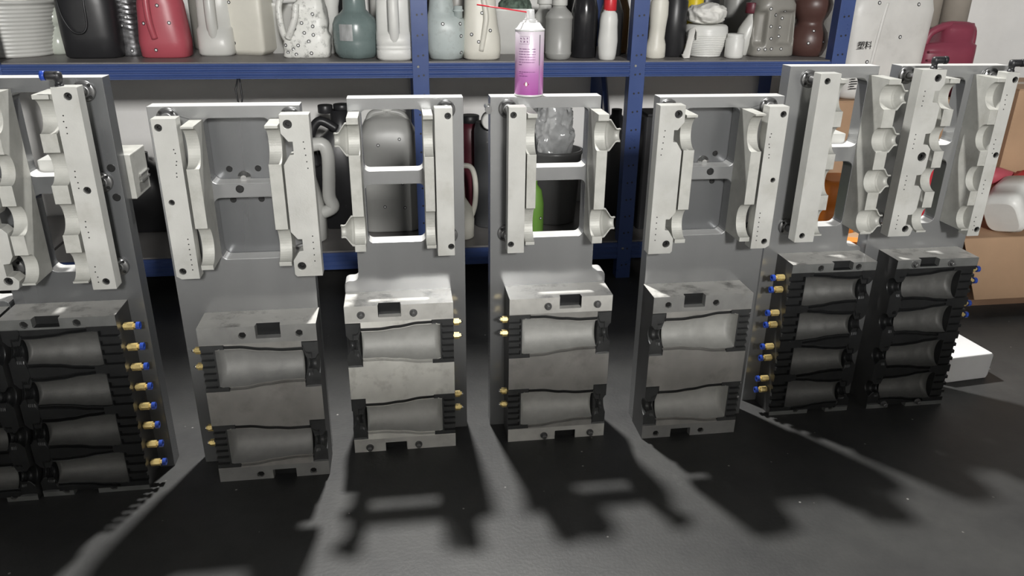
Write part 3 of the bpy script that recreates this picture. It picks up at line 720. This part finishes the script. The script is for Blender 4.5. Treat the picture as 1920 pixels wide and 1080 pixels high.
r_, b_ = vessel('cream_jug', 'tall cream jug with dented shoulder right of the pale jug', .276, 2.632, [(0, .050, .044, 3), (.005, .060, .052, 3), (.03, .063, .056, 3), (.07, .0615, .054, 2.8), (.11, .056, .048, 2.6, -.003), (.15, .052, .044, 2.6, -.004), (.19, .050, .042, 2.4, -.004), (.22, .03, .03, 2, -.004), (.25, .02, .02, 2, -.004)], CREAM, cat='jug', dots=[(-.002, .145), (-.036, .080), (-.014, .058), (.024, .092)])
handle(r_, [(.0, -.040, .20), (.010, -.052, .14), (.006, -.056, .10), (-.006, -.052, .03)], .009, CREAM, name='rib'); cap(r_, -.004, 0, .245, .025, .022, CREAM)
r_, b_ = vessel('box_tub', 'white plastic tub holding a green scouring pad behind the spray can', .405, 2.83, [(0, .060, .052, 6), (.03, .062, .054, 6), (.032, .065, .057, 6), (.138, .070, .062, 6), (.142, .073, .065, 6), (.150, .073, .065, 6), (.150, .068, .06, 6), (.09, .064, .056, 6)], WHITE, cat='tub')
crumple('scouring_pad', 'dark green fuzzy scouring pad lying on the white tub', .415, 2.83, SH + .091, .058, .05, .10, mat('green_scrub', (.10, .14, .11), 0, .95, .6, 60, .8, 150), .22, 16, 'pad', 2.2)
r_, b_ = vessel('white_cap_bottle', 'small white bottle half hidden between spray can and grey bottle', .528, 2.86, [(0, .034, .034), (.004, .037, .037), (.125, .037, .037), (.14, .025, .025), (.15, .022, .022), (.165, .022, .022)], WHITE)
cap(r_, 0, 0, .162, .028, .03, WHITE)
r_, b_ = vessel('grey_bottle', 'frosted grey round bottle with sloping shoulders right of the spray can', .531, 2.615, [(0, .032, .032), (.004, .038, .038), (.018, .0435, .0435), (.022, .0440, .0440), (.024, .0425, .0425), (.126, .0435, .0435), (.128, .0448, .0448), (.134, .0448, .0448), (.145, .040, .040), (.158, .026, .026), (.164, .0215, .0215), (.175, .0215, .0215)], GREYT)
cap(r_, 0, 0, .168, .025, .035, OFFW)
r_, b_ = vessel('black_bottle', 'glossy black round bottle between frosted grey and red-capped bottles', .628, 2.665, [(0, .040, .040), (.004, .044, .044), (.15, .044, .044), (.19, .036, .036), (.22, .02, .02), (.25, .02, .02)], mat('glossy_black', (.02, .02, .022), 0, .18))
cap(r_, 0, 0, .24, .024, .02, BLACK)
r_, b_ = vessel('red_capped_bottle', 'slim white bottle with bright red cap left of the second rack post', .692, 2.592, [(0, .022, .022), (.003, .027, .026), (.02, .030, .028), (.06, .033, .030), (.085, .031, .029), (.105, .0295, .028), (.125, .0295, .028), (.145, .026, .025), (.152, .0195, .0195), (.158, .0195, .0195)], WHITE)
cap(r_, .0015, 0, .154, .021, .05, plas('red_cap', (.60, .03, .04), .35))
r_, b_ = vessel('dark_bottle', 'very dark bottle partly behind the second rack post', .735, 2.72, [(0, .036, .034), (.004, .040, .038), (.14, .040, .038), (.17, .03, .03), (.2, .018, .018), (.23, .018, .018)], BLACK)
r_, b_ = vessel('amber_bottle', 'narrow amber-brown bottle tucked behind the second rack post', .790, 2.80, [(0, .026, .026), (.004, .030, .030), (.15, .030, .030), (.19, .018, .018), (.22, .018, .018)], plas('amber', (.17, .09, .035), .25))
r_, b_ = vessel('waisted_bottle', 'cream waisted bottle just right of the second rack post', .873, 2.64, [(0, .030, .028), (.004, .034, .032), (.03, .036, .034), (.045, .033, .031), (.065, .0275, .026, 2, .002), (.10, .0275, .026, 2, .003), (.14, .031, .029, 2, .004), (.18, .030, .028, 2, .004), (.21, .016, .016, 2, .004), (.24, .016, .016, 2, .004)], CREAM, fn=lambda p: Vector((p.x + .0012 * math.sin(p.z * 160), p.y, p.z)))
r_, b_ = vessel('black_bottle', 'tall matt black bottle left of the white ribbed pot', .952, 2.70, [(0, .040, .040), (.004, .044, .044), (.18, .044, .044), (.22, .02, .02), (.26, .02, .02)], BLACK)
r_, b_ = vessel('black_jug', 'black jug standing in the back behind the white ribbed pot', 1.06, 2.90, [(0, .075, .06, 3), (.005, .08, .066, 3), (.15, .08, .066, 3), (.2, .05, .05), (.24, .02, .02)], BLACK, cat='jug')
r_, b_ = vessel('yellow_bottle', 'yellow bottle peeking out above the crumpled cloth', 1.058, 2.795, [(0, .026, .026), (.004, .030, .030), (.185, .030, .030), (.21, .016, .016), (.23, .016, .016)], YELLOW)
r_, b_ = vessel('ribbed_pot', 'white ribbed pot with crumpled cloth on it', 1.070, 2.695, [(0, .048, .048), (.003, .056, .056)] + [(.006 + .0015 * k, .056 + .0185 * math.sin(min(1, k / 46) * PI / 2) + .0011 * math.cos(k * PI / 2), .056 + .0185 * math.sin(min(1, k / 46) * PI / 2) + .0011 * math.cos(k * PI / 2)) for k in range(46)] + [(.085, .0745, .0745), (.100, .072, .072), (.104, .068, .068), (.106, .064, .064)], WHITE, cat='pot')
crumple('crumpled_cloth', 'crumpled white cloth lying on top of the ribbed pot', 1.066, 2.695, SH + .107, .072, .062, .062, CLOTH, .38, 13, 'cloth', 5.4)
q = MB(); W0 = .024
pth = [(0, 0, .003), (.012, 0, .006), (.018, .004, .03), (.024, .01, .06), (.030, .014, .088), (.038, .012, .098), (.046, .010, .085), (.048, .012, .06)]
q.tube(pth, [.014, .016, .013, .012, .013, .012, .012, .006], 10, flat=.28); q.xf(lambda p: Vector((p.x + .003 * noise.noise(p * 60), p.y + .006 * noise.noise(p * 50), max(0, p.z))))
tag(q.build('folded_paper', CLOTH, loc=(.968, 2.625, SH + .001)), 'bent white paper strip leaning against the ribbed pot', 'paper')
r_, b_ = vessel('small_jar', 'small white pill jar in front between ribbed pot and taupe jug', 1.150, 2.625, [(0, .024, .024), (.003, .030, .030), (.010, .0315, .0315), (.062, .0315, .0315), (.068, .027, .027), (.071, .0275, .0275), (.080, .0275, .0275), (.081, .024, .024)], WHITE, cat='jar')
r_, b_ = vessel('white_bottle', 'tapered white bottle with dark red cap behind the small jar', 1.216, 2.72, [(0, .022, .020), (.004, .028, .024), (.04, .036, .03, 2, .010), (.09, .038, .030, 2, .022), (.115, .030, .026, 2, .030), (.135, .016, .016, 2, .030), (.15, .014, .014, 2, .028)], OFFW)
cap(r_, .024, 0, .142, .022, .035, MAROON)
def recess(p):
    """two smooth hand recesses either side of the handle bar"""
    if p.y >= 0: return p
    sm = lambda v, a, b: max(0, min(1, (v - a) / (b - a)))
    def win(v, a, b, e): t = min(sm(v, a, a + e), 1 - sm(v, b - e, b)); return t * t * (3 - 2 * t)
    k = max(win(p.x, -.080, -.036, .010), win(p.x, -.006, .070, .014)) * win(p.z, .034, .158, .016)
    return Vector((p.x, p.y * (1 - .36 * k), p.z))
r_, b_ = vessel('taupe_jug', 'grey-brown jug with recessed handle panels and marker dots', 1.312, 2.715, [(0, .076, .058, 4), (.006, .082, .064, 4)] + [(.012 + k * .006, .082 - .00045 * k * (1 if k > 8 else .6), .064, 4) for k in range(28)] + [(.22, .05, .05), (.25, .022, .022), (.27, .022, .022)], TAUPE, cat='jug', seg=160, fn=recess, dots=[(-.034, .160), (.022, .152), (-.014, .140), (-.026, .102), (.018, .098), (-.020, .062), (.018, .068), (-.058, .026), (-.036, .026), (-.014, .028), (.022, .028), (.022, .128)])
cap(r_, 0, 0, .26, .028, .022, TAUPE)
r_, b_ = vessel('hourglass_bottle', 'brown hourglass-shaped bottle at the right end of the upper shelf', 1.456, 2.705, [(0, .050, .050), (.004, .057, .057), (.03, .068, .068), (.052, .0705, .0705), (.08, .065, .065), (.100, .052, .052), (.110, .0465, .0465), (.120, .0475, .0475), (.135, .058, .058), (.155, .0665, .0665), (.175, .069, .069), (.20, .06, .06), (.23, .03, .03), (.26, .02, .02)], BROWN, dots=[(-.012, .088), (.026, .052), (-.028, .048)])

# -- back row of the upper shelf
BACKROW = [(-.99, .040, BLACK, 'dark bottle in the back row behind the big black jug'), (-.80, .045, GREYT, 'grey bottle in the back row behind the red canister'), (-.665, .048, TAUPE, 'grey-brown bottle in the back row between red canister and handled jug'),
           (-.53, .042, BLACK, 'dark bottle in the back row behind the cream jerrycan'), (-.285, .045, BLACK, 'dark bottle in the back row behind the speckled jug'), (-.165, .05, BLACK, 'dark bottle in the back row behind the teal bottle'),
           (-.04, .050, OFFW, 'pale bottle in the back row behind the ribbed handled jug'), (.10, .046, BLACK, 'dark bottle in the back row behind the first rack post'), (.225, .048, TAUPE, 'grey-brown bottle in the back row behind the pale jug'),
           (.640, .045, BLACK, 'dark bottle in the back row behind the glossy black bottle'), (.88, .048, GREYT, 'grey bottle in the back row behind the waisted bottle'), (1.18, .045, BLACK, 'dark bottle in the back row behind the small jar'),
           (1.305, .048, GREYT, 'grey bottle in the back row behind the taupe jug'), (1.43, .05, OFFW, 'pale bottle in the back row behind the hourglass bottle')]
for bx, br, bm_, bl in BACKROW:
    r_, b_ = vessel('back_bottle', bl, bx, 2.995, [(0, br * .9, br * .9, 2.6), (.006, br, br, 2.6), (.19, br, br, 2.6), (.22, br * .8, br * .8), (.24, .02, .02), (.265, .02, .02)], bm_, seg=28)
    cap(r_, 0, 0, .26, .024, .02, BLACK)
# -- lower shelf
LS = .141
r_, b_ = vessel('black_jug', 'black jug with loop handle on the lower shelf seen between two moulds', -.235, 2.86, [(0, .075, .06, 3), (.006, .085, .07, 3), (.24, .085, .07, 3), (.32, .07, .055, 2.5), (.37, .034, .034, 2, .02), (.43, .032, .032, 2, .02)], BLACK, z=LS, cat='jug')
handle(r_, [(.01, -.05, .37), (-.045, -.052, .40), (-.078, -.055, .36), (-.082, -.06, .30), (-.07, -.06, .24)], .016, BLACK); cap(r_, -.028, -.005, .42, .026, .028, BLACK); cap(r_, .03, 0, .43, .030, .02, BLACK, 'filler_cap')
r_, b_ = vessel('white_jug', 'white jug with big loop handle on the lower shelf beside the mould', -.345, 2.70, [(0, .06, .055, 3), (.006, .07, .062, 3), (.10, .07, .062, 3), (.14, .066, .06, 2.6), (.30, .045, .05, 2.4, -.018), (.34, .02, .02, 2, -.02), (.37, .02, .02, 2, -.02)], OFFW, z=LS, cat='jug')
handle(r_, [(.02, -.02, .335), (.075, -.02, .345), (.094, -.02, .31), (.092, -.02, .23), (.088, -.02, .16), (.098, -.02, .12), (.06, -.02, .10)], .024, OFFW, .9); cap(r_, -.02, 0, .36, .025, .022, WHITE)
r_, b_ = vessel('grey_jerrycan', 'large grey translucent jerrycan on the lower shelf behind the open mould window', -.045, 2.815, [(0, .095, .075, 5), (.008, .104, .084, 5), (.30, .104, .084, 5), (.36, .100, .080, 4), (.40, .080, .062, 3), (.415, .055, .045, 2.6), (.42, .022, .022, 2, .0), (.436, .022, .022, 2, .0)], GREYT, z=LS, cat='jerrycan', dots=[(-.035, .325), (.040, .345), (-.030, .19), (.045, .185), (-.022, .10), (.050, .095)])
handle(r_, [(-.075, -.01, .36), (-.06, -.01, .415), (-.03, -.01, .428), (.03, -.01, .428), (.062, -.01, .41), (.078, -.01, .36)], .012, GREYT); cap(r_, 0, 0, .432, .026, .012, OFFW)
r_, b_ = vessel('maroon_jug', 'maroon bottle with black cap standing on the lower shelf in the gap', .262, 2.93, [(0, .05, .05), (.006, .058, .058), (.20, .058, .058), (.29, .056, .056), (.345, .050, .050), (.36, .042, .042), (.37, .030, .030)], MAROON, z=LS)
cap(r_, 0, 0, .362, .036, .03, BLACK)
r_, b_ = vessel('cream_handle_bottle', 'cream bottle with side handle on the lower shelf in the gap between moulds', .205, 2.655, [(0, .036, .034), (.005, .044, .042), (.07, .046, .044), (.11, .040, .038), (.15, .026, .03, 2, -.012), (.22, .024, .028, 2, -.014), (.26, .014, .014, 2, -.012), (.29, .014, .014, 2, -.012)], CREAM, z=LS)
handle(r_, [(-.005, 0, .265), (.030, 0, .262), (.046, 0, .235), (.052, 0, .18), (.048, 0, .12), (.036, 0, .08)], .0095, CREAM); cap(r_, -.012, 0, .285, .02, .02, BLACK)
r_, b_ = vessel('round_tin', 'white round tin lid seen at the edge of the spray can mould', .318, 2.80, [(0, .05, .05), (.004, .052, .052), (.36, .052, .052), (.39, .045, .045)], plas('dark_grey', (.06, .062, .065), .4), z=LS)
MB().lathe([(.026, -.085), (.030, -.080), (.030, -.045)], 28, 'Y', (-.002, 0, .405)).build('lid', WHITE, r_)
MB().lathe([(.022, -.05), (.022, 0)], 20, 'Y', (-.002, 0, .405)).build('neck', BLACK, r_)
r_, b_ = vessel('dark_bin', 'dark grey plastic bin on the lower shelf behind the right window', .575, 2.83, [(0, .075, .07), (.005, .085, .08), (.24, .100, .090), (.262, .102, .092), (.268, .106, .096), (.280, .106, .096), (.28, .098, .088), (.20, .092, .082)], plas('charcoal', (.12, .12, .118), .3), z=LS, cat='bin')
BAGM = mat('clear_plastic_bag', (.74, .75, .75), 0, .08, .15, 30, .5, 60, trans=.6)
crumple('plastic_bag', 'crinkled clear plastic bag in the dark bin behind the window', .560, 2.825, LS + .205, .075, .068, .255, BAGM, .34, 17, 'bag', 8.8)
r_, b_ = vessel('green_bottle', 'small green bottle on the lower shelf behind the spray can mould', .468, 2.66, [(0, .034, .030), (.004, .038, .034), (.12, .037, .033), (.17, .028, .026), (.19, .012, .012), (.21, .012, .012)], GREEN, z=LS, dots=[(.022, .07)])
r_, b_ = vessel('black_canister', 'black round canister behind the jaw of the spray can mould', .44, 2.78, [(0, .05, .05), (.005, .058, .058), (.30, .058, .058), (.35, .05, .05), (.365, .03, .03)], BLACK, z=LS, cat='canister')
q = MB().prism([rrect(-.085, .085, -.08, .08, .012)], 0, .42, 'Z'); q.add(*(lambda b: (b.v, b.f))(MB().box(-.07, .07, -.065, .065, .42, .428)))
tag(q.build('black_crate', BLACK, loc=(.955, 2.76, LS), bevel=.004), 'black plastic case on the lower shelf right of the second rack post', 'case')
r_, b_ = vessel('black_jug', 'rounded black jug on the lower shelf behind the second rack post', .815, 2.86, [(0, .07, .06, 3), (.006, .075, .065, 3), (.28, .075, .065, 3), (.36, .05, .045), (.40, .02, .02), (.42, .02, .02)], BLACK, z=LS, cat='jug')
r_, b_ = vessel('black_jug', 'wide black jug on the lower shelf left of the closed-window mould', -.93, 2.90, [(0, .085, .07, 3), (.006, .095, .08, 3), (.17, .095, .08, 3), (.23, .06, .055), (.25, .025, .025), (.28, .025, .025)], BLACK, z=LS, cat='jug')

# -- right end: boxes, drums and loose things
def carton(name, label, x0, x1, y0, y1, z0, z1, seam=True, m=CARD):
    root = thing(name, label, 'box', ((x0 + x1) / 2, (y0 + y1) / 2, z0), 0, 'cardboard boxes beside the rack'); a, b_, h = (x1 - x0) / 2, (y1 - y0) / 2, z1 - z0
    MB().box(-a, a, -b_, b_, 0, h - .004).build('carton_body', m, root, bevel=.002)
    for s_ in (-1, 1):
        MB().box(-a, a, (.001 if s_ > 0 else -b_), (b_ if s_ > 0 else -.001), h - .0038, h).build('flap', m, root)
    if seam: MB().box(-a - .0006, a + .0006, -.025, .025, h - .001, h + .0006).build('tape', mat('packing_tape', (.38, .27, .17), 0, .3), root)
    return root
carton('cardboard_box', 'brown cardboard box at the bottom of the stack under the white drum', 1.56, 1.955, 2.66, 3.05, 0, .31)
carton('cardboard_box', 'brown cardboard box directly under the tall white drum', 1.56, 1.955, 2.655, 3.05, .311, .615)
carton('cardboard_box', 'brown cardboard box under the dark red jerrycan', 1.965, 2.34, 2.66, 3.05, 0, .615)
carton('cardboard_box', 'brown cardboard box at the right edge behind the red hose', 2.055, 2.50, 2.36, 2.645, 0, .695)
r_, b_ = vessel('white_drum', 'tall white square drum with black printing right of the rack', 1.755, 2.80, [(0, .150, .110, 5), (.012, .166, .124, 5)] + [(.03 + k * .02, .170 + .0012 * k, .128, 5) for k in range(13)] + [(.31, .185, .128, 5), (.37, .175, .12, 4), (.42, .10, .08, 3), (.44, .035, .035, 2), (.47, .035, .035, 2)], plas('drum_white', (.70, .69, .66), .45, dirt=.5, dscale=9, dcol=(.50, .49, .46)), z=.616, cat='drum', dots=[(-.085, .335), (.08, .33), (.025, .22), (-.095, .135), (.062, .075)], rz=.12, dsc=1.2)
cap(r_, 0, 0, .465, .042, .03, WHITE)
handle(r_, [(-.050, -.121, .335), (-.062, -.126, .28), (-.075, -.127, .16), (-.085, -.125, .02)], .007, MATS['plastic_drum_white'], name='moulded_rib')
INK = mat('black_ink', (.03, .03, .03), 0, .6)
def text_part(body, size, loc, rot, parent, m, name='lettering', ext=.0003):
    cu = bpy.data.curves.new('txt', 'FONT'); cu.body = body; cu.size = size; cu.extrude = ext; cu.align_x = 'CENTER'; cu.resolution_u = 2
    t = bpy.data.objects.new('txt', cu); COL.objects.link(t); bpy.context.view_layer.update()
    me = bpy.data.meshes.new_from_object(t.evaluated_get(bpy.context.evaluated_depsgraph_get())); bpy.data.objects.remove(t); me.name = name
    me.materials.clear(); me.materials.append(m)
    o = bpy.data.objects.new(name, me); COL.objects.link(o); o.parent = parent; o.location = loc; o.rotation_euler = rot
    return o
text_part('\u5851\u6599', .030, (-.118, -.1285, .182), (PI / 2, 0, 0), r_, INK)
q = MB()
for k in range(8): q.box(-.150, -.150 + (.028 if k % 3 else .018), -.1288, -.1282, .10 - k * .0085, .1035 - k * .0085)
o = q.build('small_print', INK, r_)
r_, b_ = vessel('red_jerrycan', 'dark red fuel jerrycan with handle on the cardboard boxes at right', 2.055, 2.80, [(0, .105, .07, 4), (.008, .115, .078, 4), (.16, .115, .078, 4), (.185, .112, .074, 4, .004), (.195, .07, .06, 3, .035), (.24, .066, .05, 3, .045), (.262, .055, .04, 3, .050)], WINE, z=.616, cat='jerrycan')
handle(r_, [(-.085, -.02, .185), (-.07, -.02, .225), (-.02, -.02, .25), (.03, -.02, .255), (.095, -.02, .245), (.108, -.02, .19), (.100, -.02, .12)], .014, WINE)
for zz in (.10, .13, .16): MB().box(-.10, -.03, -.0795, -.070, zz, zz + .006).build('moulded_rib', WINE, r_)
q = MB()
for k, (x, y, r, h) in enumerate(((2.10, 2.99, .05, .62), (2.21, 2.98, .055, .72))):
    t = MB().lathe([(r, 0), (r, h), (r - .005, h), (r - .005, h - .1)], 28, 'Z').build('cardboard_tube', mat('grey_cardboard', (.30, .27, .23), 0, .8, .1, 10), loc=(x, y, .616))
    tag(t, ('grey-brown cardboard tube standing behind the white drum', 'taller grey-brown cardboard tube beside the white wall')[k], 'tube')
r_, b_ = vessel('orange_canister', 'bright orange canister on the floor seen through the mould window', 1.478, 2.40, [(0, .065, .06, 4), (.006, .072, .068, 4), (.28, .072, .068, 4), (.285, .068, .064, 4), (.315, .068, .064, 4), (.32, .072, .068, 4), (.385, .072, .068, 4), (.40, .06, .056, 4)], ORANGE, z=0, cat='canister')
r_, b_ = vessel('red_canister', 'bright red canister on the floor seen through the far right mould window', 1.885, 2.46, [(0, .07, .07), (.006, .08, .08), (.40, .08, .08), (.44, .06, .06), (.46, .03, .03), (.48, .03, .03)], plas('bright_red', (.55, .02, .035), .35), z=0, cat='canister')
# open carton with flap, things lying on it
root = thing('open_carton', 'flattened brown cardboard carton with hanging flap on the floor at right', 'box', (2.16, 2.28, 0))
MB().box(-.34, .34, -.12, .06, 0, .235).build('carton_body', CARD_D, root)
MB().add([(-.345, -.125, .245), (.345, -.125, .245), (.345, -.205, .062), (-.320, -.205, .062), (-.345, -.121, .247), (.345, -.121, .247), (.345, -.201, .064), (-.320, -.201, .064)], [(0, 1, 2, 3), (4, 7, 6, 5), (0, 4, 5, 1), (3, 2, 6, 7), (0, 3, 7, 4), (1, 5, 6, 2)]).build('flap', CARD, root)
MB().box(-.345, .345, -.125, .062, .236, .245).build('top_panel', CARD, root)
r_, b_ = vessel('white_jug', 'white jug with marker dots lying on the cardboard carton at right', 1.955, 2.185, [(0, .055, .050, 4), (.012, .068, .060, 4), (.05, .070, .062, 4), (.052, .066, .058, 4), (.09, .070, .062, 4), (.15, .066, .058, 3.5)], WHITE, z=.305, cat='jug', tilt=(-.5, 1.05, -.35))
dots_on(r_, b_, [(.03, .04), (.035, .09)])
cap(r_, 0, 0, .148, .056, .05, MATS['plastic_bright_red'])
tag(MB().tube([(1.93, 2.325, .410), (2.02, 2.325, .410), (2.12, 2.318, .380), (2.28, 2.31, .300), (2.42, 2.31, .276)], .030, 18).build('red_hose', MATS['plastic_red']), 'thick dark red hose lying across the carton at the right edge', 'hose')
# small scraps behind the right-hand moulds
tag(MB().prism([rrect(-.042, .042, -.05, .05, .01)], 0, .385, 'Z').build('black_tool_case', BLACK, loc=(1.185, 1.80, 0), bevel=.003), 'slim black case standing upright behind the two right mould halves', 'case')
q = MB().box(-.032, .032, -.03, .03, 0, .012); o = q.build('cardboard_scrap', CARD, loc=(1.192, 1.795, .386), rot=(0, 0, .3)); tag(o, 'small tan cardboard scrap between the two right mould halves', 'scrap')
q = MB().box(-.020, .020, -.02, .02, 0, .016); o = q.build('orange_scrap', ORANGE, loc=(1.162, 1.765, .386 + .0), rot=(0, 0, -.3)); tag(o, 'small orange scrap beside the cardboard piece behind the right moulds', 'scrap')
FOAM = mat('white_foam', (.86, .86, .86), 0, .7, .02, 30)
q = MB().prism([[(-.10, 0), (.055, 0), (.060, .012), (.062, .072), (.056, .078), (-.10, .078)]], 0, .13, 'Y'); o = q.build('white_foam_block', FOAM, loc=(1.545, 1.685, 0), rot=(0, 0, .10), bevel=.004)
tag(o, 'white foam block on the floor beside the far right mould', 'block')

# ------------------------------------------------------------------ spray can on the mould plate
can = thing('spray_can', 'purple and white spray can standing on top of a mould plate', 'spray can', (.2725, 1.640, .8005))
cm = bpy.data.materials.new('can_label'); cm.use_nodes = True; nt = cm.node_tree; n = nt.nodes; L = nt.links; b = n['Principled BSDF']
tc = n.new('ShaderNodeTexCoord'); sx = n.new('ShaderNodeSeparateXYZ'); L.new(tc.outputs['Object'], sx.inputs[0])
mr = n.new('ShaderNodeMapRange'); mr.inputs['From Min'].default_value = .0; mr.inputs['From Max'].default_value = .13; L.new(sx.outputs['Z'], mr.inputs['Value'])
cr = n.new('ShaderNodeValToRGB'); e = cr.color_ramp.elements; e[0].color = (.46, .11, .41, 1); e[0].position = .0; e[1].color = (.80, .72, .80, 1); e[1].position = .95
e2 = e.new(.35); e2.color = (.52, .20, .49, 1); e3 = e.new(.62); e3.color = (.68, .49, .66, 1)
L.new(mr.outputs[0], cr.inputs['Fac']); L.new(cr.outputs['Color'], b.inputs['Base Color']); b.inputs['Roughness'].default_value = .28; b.inputs['Metallic'].default_value = .15
CR = .0300
MB().lathe([(CR - .001, .003), (CR, .004), (CR, .130), (CR - .001, .131)], 48).build('can_body', cm, can)
WM = mat('white_enamel', (.80, .80, .80), .2, .25)
MB().lathe([(CR - .004, 0), (CR + .0006, .001), (CR + .0006, .004), (CR, .0045)], 48).build('bottom_rim', WM, can)
MB().lathe([(CR + .0006, .130), (CR + .0006, .134), (CR - .002, .135), (CR - .010, .146), (.0150, .1475), (.0150, .150), (.012, .151)], 48).build('shoulder', WM, can)
noz = MB().lathe([(.0125, .150), (.0125, .153), (.0092, .155), (.0085, .170), (.008, .171)], 28).build('nozzle', WM, can)
MB().tube([(-.006, -.002, .166), (-.06, -.004, .1735), (-.11, -.006, .180)], .0014, 8).build('red_straw', plas('straw_red', (.65, .03, .05), .3), noz)
def on_can(quads, name, m, off=.0004):
    q = MB()
    for x0, x1, z0, z1 in quads:
        a0, a1 = x0 / CR, x1 / CR; k = max(1, int((x1 - x0) / .003)); R = CR + off
        vs = [(R * math.sin(a0 + (a1 - a0) * i / k), -R * math.cos(a0 + (a1 - a0) * i / k), z) for z in (z0, z1) for i in range(k + 1)]
        q.add(vs, [(i, i + 1, k + 2 + i, k + 1 + i) for i in range(k)])
    o = q.build(name, m, can, fix=False); return o
INKP = mat('purple_ink', (.16, .05, .17), 0, .5)
ql = []; rnd = random.Random(3)
def print_line(x0, x1, z, h=.0016):
    x = x0
    while x < x1:
        wd = rnd.choice((.0008, .0012, .0016)); ql.append((x, min(x + wd, x1), z, z + h)); x += wd + rnd.choice((.0004, .0005, .0012))
for k in range(6): print_line(-.028, .0075 if k else .0085, .0955 - k * .0052)
print_line(-.028, -.020, .0645); print_line(-.027, .0075, .0500); print_line(-.028, -.018, .0465); print_line(-.027, -.008, .0420)
for k in range(2):
    for j in range(3):
        cx, cz = -.0235 + j * .0072, .1165 - k * .0060
        for _ in range(5): ax, az = cx + rnd.uniform(-.002, .001), cz + rnd.uniform(-.0015, .0010); ql.append((ax, ax + .0016, az, az + .0006)); ql.append((ax, ax + .0006, az, az + .0016))
for x0, x1, z0, z1 in ((-.028, -.0055, .1205, .1209), (-.028, -.0055, .1060, .1064), (-.0059, -.0055, .1060, .1209)): ql.append((x0, x1, z0, z1))
o = on_can(ql, 'label_print', INKP); o['kind'] = 'stuff'
on_can([(.0165, .0190, .064, .124)], 'grey_stripe', mat('grey_ink', (.16, .15, .17), 0, .4))
on_can([(.0170, .0196, .006, .064)], 'pale_stripe', mat('pale_purple_ink', (.36, .22, .38), 0, .4))
fv = [(0, .0055), (.0024, .0015), (.0020, -.0025), (0, -.004), (-.0020, -.0025), (-.0024, .0012)]
q = MB(); R = CR + .0006; q.add([(R * math.sin((-.0105 + x) / CR), -R * math.cos((-.0105 + x) / CR), .0265 + z) for x, z in fv], [tuple(range(6))]); q.build('flame_symbol', WM, can, fix=False)
R = CR + .0004; q = MB(); q.add([(R * math.sin((-.0105 + .0058 * math.cos(a)) / CR), -R * math.cos((-.0105 + .0058 * math.cos(a)) / CR), .0265 + .0058 * math.sin(a)) for a in [PI / 2 * k for k in range(4)]], [(0, 1, 2, 3)]); q.build('hazard_diamond', mat('dark_red_ink', (.30, .03, .12), 0, .4), can, fix=False)
